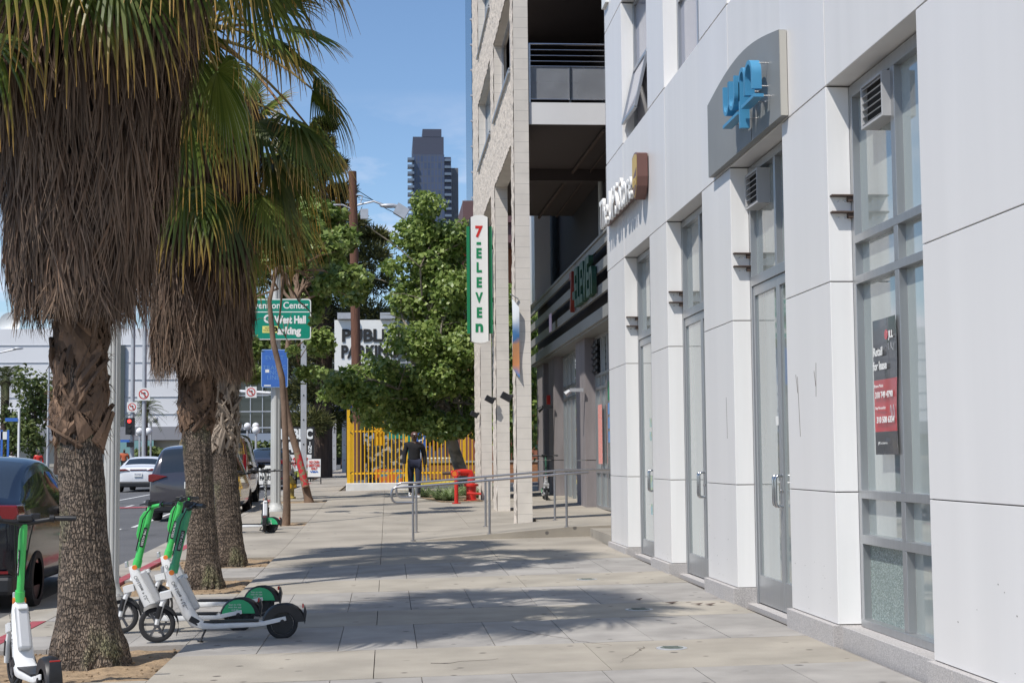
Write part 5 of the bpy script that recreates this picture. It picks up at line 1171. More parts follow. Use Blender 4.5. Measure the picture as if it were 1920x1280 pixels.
b = MB(); b.tube([(2.0, 39.3, z + .2), (2.35, 39.2, z + .18)], .03, 8); b.build('low_outlet', m_redp, hy, smooth=True)
o = thing('red_post', 'slim red steel post standing just left of the standpipe', 'post', (1.68, 38.2, gz(1.7, 38.2))); z = gz(1.7, 38.2)
b = MB(); b.tube([(1.68, 38.2, z), (1.68, 38.2, z + .68)], .05, 10); b.build('shaft', m_redp, o, smooth=True); b = MB(); b.lathe([(.11, 0), (.11, .02)], (1.68, 38.2, z), 12); b.build('foot_plate', m_redp, o)
m_grassb = leafmat('strap_leaf', (.10, .17, .04), (.34, .40, .22), None, .3, .5)
def strap_plant(X, Y, r, n, lab):
    z = gz(X, Y); b = MB(); rng = random.Random(int(X * 100 + Y))
    for i in range(n):
        a = rng.uniform(0, 6.28); L_ = r * rng.uniform(.6, 1.1); o_ = Vector((X + rng.uniform(-.1, .1), Y + rng.uniform(-.1, .1), z)); d = Vector((math.cos(a), math.sin(a), 0)); s_ = Vector((-d.y, d.x, 0)); V = []
        e = rng.uniform(.3, 1.2)
        for k in range(5): t = k / 4; p = o_ + d * L_ * t * .8 + Vector((0, 0, L_ * (e * t - .9 * e * t * t * .8))); w = .014 * (1 - t * .85); V += [p - s_ * w, p + s_ * w]
        b.add(V, [(0, 1, 3, 2), (2, 3, 5, 4), (4, 5, 7, 6), (6, 7, 9, 8)])
    tag(b.build('strap_leaf_plant', m_grassb, None, fixn=False), lab, 'plant', 'variegated plants in the bed by the columns')
for i, (X, Y, lab) in enumerate(((1.35, 40.6, 'leftmost strap-leaved plant at the bed corner by the fence'), (1.75, 41.6, 'strap-leaved plant behind the slim red post'), (1.55, 39.8, 'pale strap-leaved plant in front of the red post line'), (2.45, 41.2, 'strap-leaved plant right of the standpipe'), (1.0, 42.8, 'small strap-leaved plant nearest the walking person'), (2.1, 43.2, 'strap-leaved plant at the back of the bed under the tree'), (2.95, 43.0, 'strap-leaved plant behind the block columns'))): strap_plant(X, Y, .85, 170, lab)
b = MB(); b.box(1.0, 3.2, 39.0, 44.6, 0, 0)
V = [(.9, 41.9), (1.35, 38.9), (2.38, 38.9), (2.38, 44.5), (.9, 44.5)]
b = MB(); b.add([(x, y_, gz(x, y_) + .012) for x, y_ in V], [(0, 1, 2, 3, 4)]); struct(b.build('planting_bed', m_dirt, fixn=False))
# yellow fence
fy = 51.8
ff = thing('yellow_fence', 'bright yellow picket fence around the parking lot on a white kerb', 'fence', (-1.33, fy, .41))
b = MB(); n = 37
for i in range(n):
    X = -1.15 + i * .128 + (0 if i % 9 else .01); h = 2.25 - .02 * (i % 3) - (.0 if X < .8 else .1)
    if X > .95 and X < 1.15: continue
    b.box(X - .016, X + .016, fy, fy + .03, .62, .42 + h)
for z_ in (.95,): b.box(-1.2, 3.5, fy + .03, fy + .05, z_, z_ + .06)
b.box(-1.2, 3.5, fy + .03, fy + .05, 2.35, 2.4)
b.build('pickets', m_yellow, ff)
b = MB()
for i in range(60): Y = fy + .16 + i * .14; b.box(-1.34, -1.30, Y - .016, Y + .016, .45, 2.75)
b.box(-1.30, -1.28, fy, fy + 8.6, .95, 1.01); b.box(-1.30, -1.28, fy, fy + 8.6, 2.35, 2.4); b.build('side_pickets', m_yellow, ff)
for X in (-1.3, .62, 2.55): b = MB(); b.box(X - .05, X + .05, fy - .01, fy + .09, .4, 2.85 if X > 0 else 3.1); b.build('fence_post', m_yellow, ff)
b = MB(); b.box(-.45, -.1, fy + .1, fy + .5, 1.9, 3.6); b.build('yellow_box', m_yellow, ff)
kb = MB(); kb.box(-1.38, 1.0, fy - .12, fy + .25, .38, .66); tag(kb.build('white_kerb_block', M('painted_kerb', (.72, .72, .70), .7, ns=3, na=.15), None, bevel=.02), 'low white painted kerb under the yellow fence', 'kerb')
rfc = thing('red_picket_fence', 'dark red picket fence at the back of the parking lot', 'fence', (3, 62, .5))
b = MB()
for i in range(62): X = .6 + i * .15; b.box(X - .02, X + .02, 62, 62.04, .7, 3.2)
b.box(.5, 10, 62.04, 62.07, .85, .93); b.box(.5, 10, 62.04, 62.07, 3.0, 3.08); b.build('pickets', M('fence_red_brown', (.20, .06, .03), .6), rfc)
bw_ = thing('brick_planter_wall', 'low orange brick wall with a pale cap behind the fence', 'wall', (4, 60, .5))
b = MB(); b.box(1.6, 9, 59.0, 59.25, .5, 1.28)
b.build('bricks', M('orange_brick', (.42, .19, .085), .85, ns=9, na=.35, bstr=(.6, 1, 2.5)), bw_); b = MB(); b.box(1.55, 9.05, 58.96, 59.3, 1.283, 1.36); b.build('cap', m_gutter, bw_)
b = MB(); b.box(1.2, 3.2, 56.4, 56.7, .47, .62); b.box(.0, .9, 56.4, 56.7, .47, .62); tag(b.build('wheel_stop', M('stop_yellow', (.75, .6, .06), .6), None, bevel=.03), 'yellow concrete wheel stop in the lot behind the fence', 'wheel stop')
struct(sheet('parking_lot', m_asph, [-1.25, 3, 9], [52, 60, 75, 100], lambda x, y: gz(x, y) - .01))
# mural-painted cabinet, green shelter
m_mural = M('mural_paint', (.42, .40, .36), .7, ns=4, na=.95, col2=(.025, .025, .03), lo=.53, hi=.6, bstr=(1, 1, 1.6))
mc = thing('mural_cabinet', 'dark cabinet painted with a black and white mural behind the yellow pickets', 'cabinet', (-.1, 54, .45))
b = MB(); b.box(-.72, .62, 54, 55, .5, 2.15); b.build('cabinet_body', m_mural, mc); b = MB(); b.box(-.45, .5, 53.97, 53.998, .62, 1.1); b.build('painted_panel', M('mural_colour', (.65, .16, .03), .6, ns=3, na=.9, col2=(.05, .25, .35), lo=.42, hi=.5), mc)
gb = thing('green_toilet', 'teal portable toilet cabin behind the fence next to the person', 'cabin', (.45, 57, .47))
b = MB(); b.box(.05, 1.05, 57, 58, .5, 2.6); b.build('cabin_wall', M('teal_plastic', (.02, .25, .19), .5), gb, bevel=.03); b = MB(); b.prism([(-.55, 0), (.55, 0), (.4, .18), (-.4, .18)], (.55, 56.95, 2.61), (1, 0, 0), (0, 0, 1), (0, 1.1, 0)); b.build('cabin_roof', m_galv, gb)
b = MB(); b.tube([(1.55, 61.6, .5), (1.55, 61.6, 2.6)], .05, 6); o = thing('accessible_sign', 'small blue parking symbol sign behind the yellow pickets', 'sign', (1.28, 60, .5)); b = MB(); b.box(1.1, 1.5, 60.9, 60.93, 1.75, 2.55); b.build('plate', m_bluesign, o); text('P', .5, (1.3, 60.88, 2.15), (1, 0, 0), (0, 0, 1), m_signwhite, o, 'symbol', ext=.004); b = MB(); b.tube([(1.3, 60.95, .5), (1.3, 60.95, 2.6)], .03, 6); b.build('post', m_galv, o)

# ================================================================ trees
m_leaf = leafmat('plane_leaf', (.10, .17, .028), (.36, .44, .13), None, .35, .4)
m_leaf2 = leafmat('street_tree_leaf', (.08, .14, .022), (.32, .40, .12), None, .3, .4)
m_leafdk = leafmat('dark_needles', (.02, .03, .010), (.15, .15, .04), None, .1, .7)
m_leaffar = leafmat('far_leaf', (.07, .11, .03), (.17, .2, .06), None, .3, .6)
def leaves(b, clumps, n, size, rng, flat=.5):
    tot = sum(c[3] * c[4] * c[5] for c in clumps) if len(clumps[0]) > 5 else 1
    for c in clumps:
        cx, cy, cz, rx, ry, rz_ = c[:6]; k = max(6, int(n * (rx * ry * rz_) / tot))
        for i in range(k):
            while True:
                d = Vector((rng.gauss(0, 1), rng.gauss(0, 1), rng.gauss(0, 1)))
                if d.length > .01: break
            d.normalize(); rr = rng.random() ** .38
            # lumpy surface
            rr *= .92 + .42 * noise.noise(Vector((d.x * 1.7 + cx, d.y * 1.7 + cy, d.z * 1.7 + cz)))
            p = Vector((cx + d.x * rx * rr, cy + d.y * ry * rr, cz + d.z * rz_ * rr))
            nrm = (d * .5 + Vector((rng.gauss(0, .6), rng.gauss(0, .6), rng.gauss(flat, .6)))).normalized(); a = nrm.orthogonal().normalized(); a.rotate(Matrix.Rotation(rng.uniform(0, 6.28), 3, nrm)); bb = nrm.cross(a); s = size * rng.uniform(.55, 1.2)
            V = [p - a * s * .5, p - a * s * .1 + bb * s * .5 - nrm * s * .1, p + a * s * .15 + bb * s * .28, p + a * s * .62, p + a * s * .15 - bb * s * .28, p - a * s * .1 - bb * s * .5 - nrm * s * .1]
            b.add(V, [(0, 1, 2, 3), (0, 3, 4, 5)])
def limbs(b, root, ends, r0, rng, n=7):
    for e in ends:
        e = Vector(e); root_ = Vector(root); pts = []
        for i in range(n): t = i / (n - 1); pts.append(root_.lerp(e, t) + Vector((rng.uniform(-1, 1), rng.uniform(-1, 1), rng.uniform(-.3, .8))) * .10 * (e - root_).length * math.sin(math.pi * t))
        b.tube(pts, [lerp(r0, r0 * .15, i / (n - 1)) for i in range(n)], 6, False)
        for k in range(4):
            p = pts[rng.randint(2, n - 2)]; q = p + Vector((rng.uniform(-1, 1), rng.uniform(-1, 1), rng.uniform(0, 1))) * (e - root_).length * .3
            b.tube([p, p.lerp(q, .5) + Vector((0, 0, .08)), q], [r0 * .3, r0 * .2, r0 * .06], 5, False)
def tree(lab, name, base, trunk_pts, trunk_r, clumps, nleaf, size, leafm, barkm, seed, flat=.5, group=None, root=None, limb_r=.06):
    rng = random.Random(seed); t = thing(name, lab, 'tree', base, 0, group)
    b = MB(); b.tube(trunk_pts, trunk_r, 12); b.build('trunk', barkm, t, smooth=True, fixn=False)
    b = MB(); limbs(b, root or trunk_pts[-1], [(c[0], c[1], c[2]) for c in clumps], limb_r, rng); b.build('limbs', barkm, t, smooth=True, fixn=False)
    b = MB(); leaves(b, clumps, nleaf, size, rng, flat); b.build('crown', leafm, t)
    return t
def px(px_, py_, Y):       # a measured direction at a known distance up the street gives the real position
    r = Rm @ Vector((px_ - 960, -(py_ - 640), -2900)); k = Y / r.y; return (r.x * k, Y, 1.45 + r.z * k)
# plane tree by the fence
def cl(lst, Y0, dyr, seed, k=2900):
    rng = random.Random(seed); out = []
    for (x, y_, r) in lst: Y = Y0 + rng.uniform(-dyr, dyr); p = px(x, y_, Y); m = r * Y / k; out.append((p[0], p[1], p[2], m, m * 1.15, m * .85))
    return out
plane = cl([(800, 385, 38), (785, 440, 56), (815, 500, 70), (780, 560, 60), (850, 450, 48), (840, 600, 66), (788, 640, 52), (748, 715, 40), (738, 645, 26), (705, 705, 44), (660, 700, 26), (640, 722, 42), (700, 782, 30), (820, 797, 40), (880, 792, 38), (760, 792, 34), (930, 785, 26), (850, 800, 34), (900, 808, 24), (780, 800, 26), (742, 618, 24), (722, 688, 30), (690, 668, 18), (690, 750, 48), (760, 740, 66), (830, 700, 66), (880, 650, 55), (880, 740, 60), (930, 690, 48), (920, 770, 45), (820, 775, 48), (745, 780, 42), (855, 545, 50), (600, 700, 24), (615, 740, 24), (880, 520, 36), (940, 620, 40), (735, 500, 26), (950, 560, 40)], 46.5, 1.6, 5)
tz = gz(1.9, 47)
tree('leafy plane tree with a pale mottled leaning trunk behind the standpipe', 'plane_tree', (2.05, 47, tz), [(2.3, 47, tz - .1), (2.22, 47, tz + .6), (2.0, 47, tz + 1.3), (1.85, 47, tz + 2.0), (1.6, 47, tz + 3.2), (1.3, 47, tz + 5)], [.24, .2, .18, .16, .13, .08], plane, 30000, .16, m_leaf, m_barkplane, 4, limb_r=.06, root=(1.55, 47, tz + 3.0))
# saplings on the kerb side
z1_ = gz(-2.04, 31.3)
s1 = cl([(612, 530, 30), (470, 648, 24), (540, 480, 46), (610, 470, 44), (570, 430, 40), (640, 520, 34), (664, 560, 20), (590, 600, 13), (548, 655, 14)], 33, 1.3, 8)
tree('young street tree with a thin straight trunk beside the fluted pole', 'street_tree', (-2.04, 31.3, z1_), [px(536, 984, 31.3), px(538, 950, 31.3), px(536.5, 868, 31.3), px(534.7, 814, 31.3), px(533, 770, 31.3), px(529, 709, 31.3), px(512.5, 643, 31.3), px(505, 565, 31.4), px(520, 500, 31.6)], [.09, .075, .066, .062, .06, .062, .056, .045, .03], s1, 5200, .14, m_leaf2, m_bark1, 9, group='street trees along the kerb', limb_r=.035)
z2_ = gz(-2.15, 41.5)
s2 = cl([(600, 640, 34), (560, 560, 56), (655, 530, 44), (600, 480, 54), (540, 440, 54), (580, 400, 46), (640, 450, 36), (490, 480, 44), (480, 590, 46), (450, 660, 38), (570, 700, 22), (500, 640, 40), (620, 410, 30), (470, 700, 26), (560, 345, 34)], 43.5, 1.8, 18)
tree('leaning street tree with red and yellow paint on its lower trunk', 'street_tree', (-2.15, 41.5, z2_), [px(580, 944, 41.5), px(577, 930, 41.5), px(568, 890, 41.5), px(558, 850, 41.5), px(541.8, 796, 41.5), px(535, 750, 41.5), px(531, 709, 41.5), px(540, 643, 41.7), px(552, 570, 42), px(560, 500, 42.5)], [.14, .11, .10, .095, .09, .08, .075, .065, .055, .04], s2, 19000, .17, m_leaf2, m_bark1, 19, group='street trees along the kerb', limb_r=.05, root=px(552, 570, 42))
# painted marks on leaning trunk
b = MB(); pts_ = [px(573, 912, 41.36), px(566, 880, 41.36), px(557, 848, 41.36)]
b.tube(pts_, [.10, .095, .088], 10); b.build('red_tag_paint', M('tag_red', (.55, .03, .04), .6, ns=9, na=.8, col2=(.25, .2, .12), lo=.48, hi=.52), [o for o in COL.objects if o.name.startswith('street_tree') and o.type == 'EMPTY'][-1], smooth=True)
# yellow-green stub hydrant beside leaning tree
o = thing('fire_hydrant', 'stubby yellow fire hydrant just left of the leaning trunk', 'fire hydrant', (-2.75, 44.3, gz(-2.75, 44.3))); z = gz(-2.75, 44.3)
b = MB(); b.lathe([(.16, 0), (.16, .05), (.11, .07), (.11, .42), (.15, .44), (.15, .5), (.12, .56), (.06, .62), (.03, .66)], (-2.75, 44.3, z), 16); b.build('barrel', M('hydrant_yellow', (.55, .4, .08), .6, ns=8, na=.6, col2=(.15, .12, .06)), o, smooth=True)
b = MB(); b.tube([(-2.92, 44.3, z + .36), (-2.58, 44.3, z + .36)], .06, 10); b.tube([(-2.75, 44.12, z + .36), (-2.75, 44.3, z + .36)], .07, 10); b.build('outlet', m_yellow, o, smooth=True)
# dark conifers
def needles(b, clumps, n, size, rng):
    for c in clumps:
        cx, cy, cz, r = c; 
        for i in range(int(n)):
            d = Vector((rng.gauss(0, 1), rng.gauss(0, 1), rng.gauss(0, .6))); d.normalize(); rr = rng.random() ** .4; p = Vector((cx, cy, cz)) + Vector((d.x * r, d.y * r, d.z * r * .62)) * rr
            u = (d + Vector((rng.gauss(0, .5), rng.gauss(0, .5), rng.gauss(.35, .4)))).normalized(); s = u.orthogonal().normalized(); s.rotate(Matrix.Rotation(rng.uniform(0, 6.3), 3, u)); L_ = size * rng.uniform(.6, 1.3); w = size * .11
            b.add([p - s * w, p + s * w, p + u * L_ + s * w * .3, p + u * L_ - s * w * .3], [(0, 1, 2, 3)])
def conifer(lab, base, h, tr, clumps, seed, n=620, size=.38):
    rng = random.Random(seed); t = thing('pine_tree', lab, 'tree', base, 0, 'dark pines beyond the street trees'); x, y_, z = base
    b = MB(); b.tube([(x, y_, z - .2), (x + .1, y_, z + h * .4), (x, y_, z + h)], [tr, tr * .75, .1], 12); b.build('trunk', m_barkdk, t, smooth=True, fixn=False)
    b = MB()
    for c in clumps: zz_ = max(z + 1, c[2] - .8); b.tube([(x, y_, zz_), ((x + c[0]) / 2, (y_ + c[1]) / 2, (zz_ + c[2]) / 2 + .2), (c[0], c[1], c[2])], [.11, .07, .02], 5, False)
    b.build('limbs', m_barkdk, t, fixn=False)
    b = MB(); needles(b, clumps, n, size, rng); b.build('crown', m_leafdk, t); return t
def cc(lst, Y0, dyr, seed):
    rng = random.Random(seed); out = []
    for (x, y_, r) in lst: Y = Y0 + rng.uniform(-dyr, dyr); p = px(x, y_, Y); out.append((p[0], p[1], p[2], r * Y / 2900))
    return out
big = cc([(600, 270, 26), (620, 310, 28), (580, 330, 36), (640, 360, 26), (610, 390, 44), (560, 400, 50), (650, 420, 38), (600, 450, 55), (690, 480, 42), (640, 500, 60), (700, 530, 42), (560, 500, 56), (640, 570, 60), (690, 590, 46), (590, 600, 55), (560, 650, 50), (620, 660, 56), (680, 650, 44), (600, 730, 52), (560, 740, 44), (620, 780, 40), (580, 790, 40), (650, 740, 34), (700, 445, 28), (610, 235, 18), (585, 290, 26)], 77, 2.2, 3)
conifer('big dark pine with a massive trunk behind the signs', (px(602, 890, 75.5)[0], 77, .6), 17, .5, big, 3, 1050, .34)
conifer('second dark pine behind and left of the big one', (-6.2, 88, .7), 15, .4, cc([(500, 420, 50), (540, 500, 60), (480, 520, 50), (520, 600, 60), (470, 620, 44), (540, 680, 50), (500, 700, 36), (560, 580, 50)], 88, 2, 6), 13, 800, .45)
# far bushes / trees
def simple_tree(lab, X, Y, h, r, seed, n=1800, size=.35, leafm=None, group='distant green trees', low=.28):
    rng = random.Random(seed); cl_ = []
    for i in range(9): a = i * 2.4; q = .55 * r * (i / 9) ** .5; cl_.append((X + q * math.cos(a), Y + q * math.sin(a), gz(0, Y) + h * (low + (.92 - low) * ((i * 5) % 9) / 9), r * .55, r * .55, h * .16))
    z = gz(0, Y)
    return tree(lab, 'distant_tree', (X, Y, z), [(X, Y, z - .2), (X, Y, z + h * .3), (X + .1, Y, z + h * .6)], [r * .09, r * .07, r * .03], cl_, n, size, leafm or m_leaffar, m_barkdk, seed, group=group, limb_r=r * .03)
simple_tree('bright green tree beside the convention hall at the left edge', px(62, 800, 100)[0], 100, 6.8, 1.9, 31, 2400, .26)
simple_tree('small green tree between the left edge palm and the tree by the lamp', px(22, 800, 105)[0], 105, 4.5, 1.1, 32, 900, .26)
simple_tree('light green tree at the far end of the sidewalk', -3.3, 118, 5.5, 3.0, 33, 2600, .35)
simple_tree('green tree behind the parking lot', 2.5, 112, 7, 4, 34, 2400, .4)
simple_tree('broad green tree behind the leaf-covered billboard', 5.2, 66, 6.5, 2.6, 36, 2600, .3, m_leaf)
simple_tree('green tree seen between the block columns', 4.6, 54, 6.8, 2.2, 37, 2600, .26, m_leaf)
for i, (x, y_, s_) in enumerate(((480, 835, 1.0), (545, 838, 1.2), (455, 828, .9), (280, 832, .7))):
    p = px(x, y_, 120); b = MB(); rng = random.Random(50 + i); leaves(b, [(p[0], 120, 2.0, 1.9 * s_, 1.5, .9 * s_)], 700, .4, rng); tag(b.build('low_shrub', m_leaffar, None), ['low shrub under the dark glass facade by the globe lamp', 'wide low shrub under the blue-grey overhang', 'pale shrub beside the tall van roof', 'clump of greenery by the podium behind the date palm'][i], 'shrub', 'shrubs at the foot of the convention hall')
# date palms
def date_palm(lab, X, Y, z0, hc, r, seed, n=46):
    rng = random.Random(seed); t = thing('date_palm', lab, 'palm tree', (X, Y, z0), 0, 'date palms near the convention hall')
    b = MB(); b.tube([(X, Y, z0 - .3), (X, Y, z0 + .6), (X, Y, hc - .4), (X, Y, hc)], [r * .16, r * .11, r * .12, r * .19], 10); b.build('trunk', m_barkdk, t, smooth=True, fixn=False)
    b = MB()
    for i in range(n):
        az = i * 2.4 + rng.uniform(-.2, .2); el = R(lerp(-35, 82, (i / n) ** .8)); L_ = r * rng.uniform(.85, 1.15); pts = []; d = Vector((math.cos(az) * math.cos(el), math.sin(az) * math.cos(el), math.sin(el)))
        for k in range(9): t_ = k / 8; pts.append(Vector((X, Y, hc)) + d * L_ * t_ + Vector((0, 0, -1)) * L_ * .55 * t_ * t_)
        for k in range(1, 9):
            a_, c_ = pts[k - 1], pts[k]; dd = (c_ - a_).normalized(); s_ = dd.cross(Vector((0, 0, 1))).normalized(); 
            for sg in (-1, 1):
                for j in range(2):
                    p = a_.lerp(c_, j / 2 + .2); q = p + (s_ * sg * .9 + dd * .7 - Vector((0, 0, .35))) * L_ * .17 * (1.1 - abs(k / 8 - .5)); w = dd * L_ * .016
                    b.add([p - w, p + w, q], [(0, 1, 2)])
    b.build('crown', m_datep, t); return t
m_datep = leafmat('date_palm_leaf', (.05, .07, .025), (.16, .17, .075), None, .15, .5)
p = px(272, 768, 110); date_palm('date palm standing before the white hall behind the traffic light', p[0], 110, .85, p[2], 1.75, 61)
p = px(10, 715, 105); date_palm('date palm cut off by the left edge of the view', p[0], 105, .8, p[2], 2.3, 62)
p = px(108, 735, 112); date_palm('date palm half hidden by the nearest palm trunk', p[0], 112, .85, p[2], 1.6, 63)

# ================================================================ convention hall, tower, brown building
ch = thing('convention_hall', 'long white convention hall with grey podium and dark glass front on the left', 'building', (-35, 200, 1))
m_hall = M('hall_white', (.72, .72, .73), .6, ns=.2, na=.05)
b = MB(); b.box(-90, -17.5, 200, 240, 5.8, 18.3)
b.build('white_wall', m_hall, ch)
b = MB()
for z in (16.2, 14.0, 11.8, 9.6, 7.4): b.box(-90, -17.5, 199.9, 199.985, z, z + .035)
b.build('panel_joint', m_galv, ch)
b = MB(); b.box(-34.45, -33.3, 199.6, 199.88, 5.9, 16.2); b.build('tall_window', m_glassdk, ch)
b = MB(); b.box(-90, -17.5, 199.2, 238, 4.1, 5.79); b.build('grey_band', M('podium_grey', (.25, .25, .27), .7), ch)
b = MB(); b.box(-90, -17.5, 200.5, 238, .8, 4.08); b.build('podium', M('podium_tan', (.42, .39, .33), .8), ch)
b = MB(); b.box(-34.6, -29.5, 199.0, 199.19, 1.0, 4.05); b.build('green_glass_entrance', M('aqua_glass', (.18, .33, .33), .2), ch)
b = MB(); b.box(-17.6, 4, 170, 195, 4.4, 18); b.build('dark_glass_front', m_glassdk, ch)
b = MB()
for i in range(16): x = -17.5 + i * 1.3; b.box(x, x + .09, 169.8, 169.985, 4.4, 18)
for i in range(8): z = 4.9 + i * 1.75; b.box(-17.6, 4, 169.7, 169.79, z, z + .12)
b.build('glass_mullion', m_galv, ch)
b = MB(); b.box(-17.6, 4, 167, 194, 3.0, 4.3); b.build('overhang', M('overhang_blue_grey', (.26, .30, .36), .6), ch)
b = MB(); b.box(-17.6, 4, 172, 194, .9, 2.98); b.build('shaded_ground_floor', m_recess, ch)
t = thing('satellite_dish', 'white satellite dish on the roof edge of the white hall', 'satellite dish', (-47.5, 201, 18.3)); p = px(20, 606, 201)
b = MB(); b.lathe([(0.01, .25), (.8, .18), (1.35, 0)], (p[0], 200.5, p[2]), 20, 'y', cap=False); b.build('dish', m_signwhite, t, smooth=True); b = MB(); b.tube([(p[0], 201.3, 18.2), (p[0], 200.8, p[2])], .1, 6); b.build('mount', m_galv, t)
tw = thing('glass_tower', 'dark blue residential tower with stepped roof and corner balconies', 'tower', (20, 700, 2))
m_tw = bpy.data.materials.new('tower_glass'); m_tw.use_nodes = True; N = m_tw.node_tree.nodes; l = m_tw.node_tree.links; bt_ = N.new('ShaderNodeTexBrick'); tcx = N.new('ShaderNodeTexCoord'); mpx = N.new('ShaderNodeMapping'); mpx.inputs['Rotation'].default_value = (R(90), 0, 0)
l.new(tcx.outputs['Object'], mpx.inputs[0]); l.new(mpx.outputs[0], bt_.inputs[0]); bt_.offset = 0; bt_.inputs['Scale'].default_value = 1; bt_.inputs['Brick Width'].default_value = 1.6; bt_.inputs['Row Height'].default_value = 3.2; bt_.inputs['Mortar Size'].default_value = .22
bt_.inputs['Color1'].default_value = (.045, .065, .125, 1); bt_.inputs['Color2'].default_value = (.065, .085, .15, 1); bt_.inputs['Mortar'].default_value = (.075, .085, .11, 1); l.new(bt_.outputs['Color'], N['Principled BSDF'].inputs['Base Color']); N['Principled BSDF'].inputs['Roughness'].default_value = .25
b = MB(); b.box(11.6, 26.2, 700, 740, 2, 140); b.build('tower_shaft', m_tw, tw)
m_tws = M('tower_crown', (.05, .058, .09), .6); b = MB(); b.box(11.9, 26.0, 700.5, 738, 140, 148.3); b.box(16.3, 25.0, 700.4, 739, 148.3, 151.9); b.build('tower_crown', m_tws, tw)
b = MB(); b.box(26.2, 33.6, 722, 760, 2, 138); b.box(26.2, 29.3, 700.6, 722, 2, 139.0); b.build('side_wing', m_tws, tw)
b = MB(); 
m_balc = M('balcony_glass', (.13, .17, .23), .25)
for i in range(14):
    z = 138 - i * 3.2; b.box(9.4, 12.4, 697, 703, z - 1.1, z)
    b.build('balcony', m_balc, tw); b = MB(); b.box(26.3, 29.35, 699.4, 703, z - 1.1, z); b.build('balcony', m_balc, tw); b = MB()
b = MB()
for i in range(9): b.box(29.36 + i * .5, 29.5 + i * .5, 721.4, 721.98, 2, 138)
b.build('tower_fin', m_galv, tw)
bb = thing('brown_building', 'reddish brown building with overhanging roof behind the block columns', 'building', (7, 86, .7))
m_bb = M('brown_stucco', (.17, .075, .05), .85, ns=2, na=.2); m_fas = M('brown_fascia', (.13, .07, .07), .7)
b = MB(); b.box(4.6, 22, 88, 110, .6, 13.4); b.build('wall', M('orange_stucco', (.30, .115, .06), .85), bb); b = MB(); b.box(4.2, 23, 85, 112, 14.5, 15.7); b.box(4.3, 23, 85.3, 112, 13.4, 14.49); b.build('roof_fascia', m_fas, bb)
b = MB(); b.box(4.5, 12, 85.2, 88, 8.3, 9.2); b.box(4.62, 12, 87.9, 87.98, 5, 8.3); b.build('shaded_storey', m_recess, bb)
for x in (4.7, 7.2): b = MB(); b.box(x, x + .25, 84.7, 85, 14.2, 14.5); b.build('flood_light', m_galv, bb)
rt = thing('roof_tank', 'round glass roof enclosure above the brown building', 'roof structure', (5.5, 95, 15.7)); p = px(890, 370, 95)
b = MB(); b.lathe([(.75, 0), (.75, 1.6)], (p[0], 95, 15.7), 14); b.build('glass_drum', M('pale_glass', (.2, .3, .36), .1), rt); b = MB()
for k in range(10): a = k * .628; b.box(p[0] + .76 * math.cos(a) - .02, p[0] + .76 * math.cos(a) + .02, 95 + .76 * math.sin(a) - .02, 95 + .76 * math.sin(a) + .02, 15.7, 17.4)
b.build('drum_mullion', m_galv, rt)
ge = thing('blue_glass_building', 'thin sliver of a blue glass tower left of the block wall', 'building', (8, 130, 1)); p0 = px(885.5, 300, 130); 
b = MB(); b.box(p0[0], p0[0] + 9, 130, 140, 1, 60); b.build('glass_wall', M('blue_tower_glass', (.03, .085, .15), .15), ge); b = MB()
for i in range(14): b.box(p0[0] - .12, p0[0] + 9, 129.8, 129.99, 19 + i * 2.2, 19.15 + i * 2.2)
b.build('floor_edge', m_galv, ge)
rs = MB(); p = px(845, 470, 84); rs.box(p[0] - .5, p[0] + .8, 84, 84.1, p[2] - .4, p[2] + .3); tag(rs.build('red_wall_sign', m_redp, None), 'red sign glimpsed through the plane tree leaves', 'sign')

# ================================================================ distant street furniture
m_lit = M('red_signal', (.6, .02, .02), .4, emis=(1, .04, .03), emstr=2.5)
def nlt(par, X, Y, z, s, name='turn_sign'):
    b = MB(); b.box(X - s, X + s, Y, Y + .03, z - s, z + s); o = b.build(name, m_signwhite, par); b = MB()
    b.lathe([(s * .8, -.004), (s * .8, 0)], (X, Y, z), 20, 'y'); b.build('red_ring', m_redp, o); b = MB(); b.lathe([(s * .62, -.01), (s * .62, -.005)], (X, Y, z), 20, 'y'); b.build('ring_field', m_signwhite, o)
    b = MB(); b.bar((X + s * .2, Y - .014, z - s * .5), (X + s * .2, Y - .014, z + s * .25), s * .16, .004, up=(0, 1, 0)); b.bar((X + s * .2, Y - .014, z + s * .25), (X - s * .4, Y - .014, z + s * .1), s * .16, .004, up=(0, 1, 0)); b.build('arrow', m_black_txt, o)
    b = MB(); b.bar((X - s * .5, Y - .018, z + s * .5), (X + s * .5, Y - .018, z - s * .5), s * .16, .003, up=(0, 1, 0)); b.build('slash', m_redp, o)
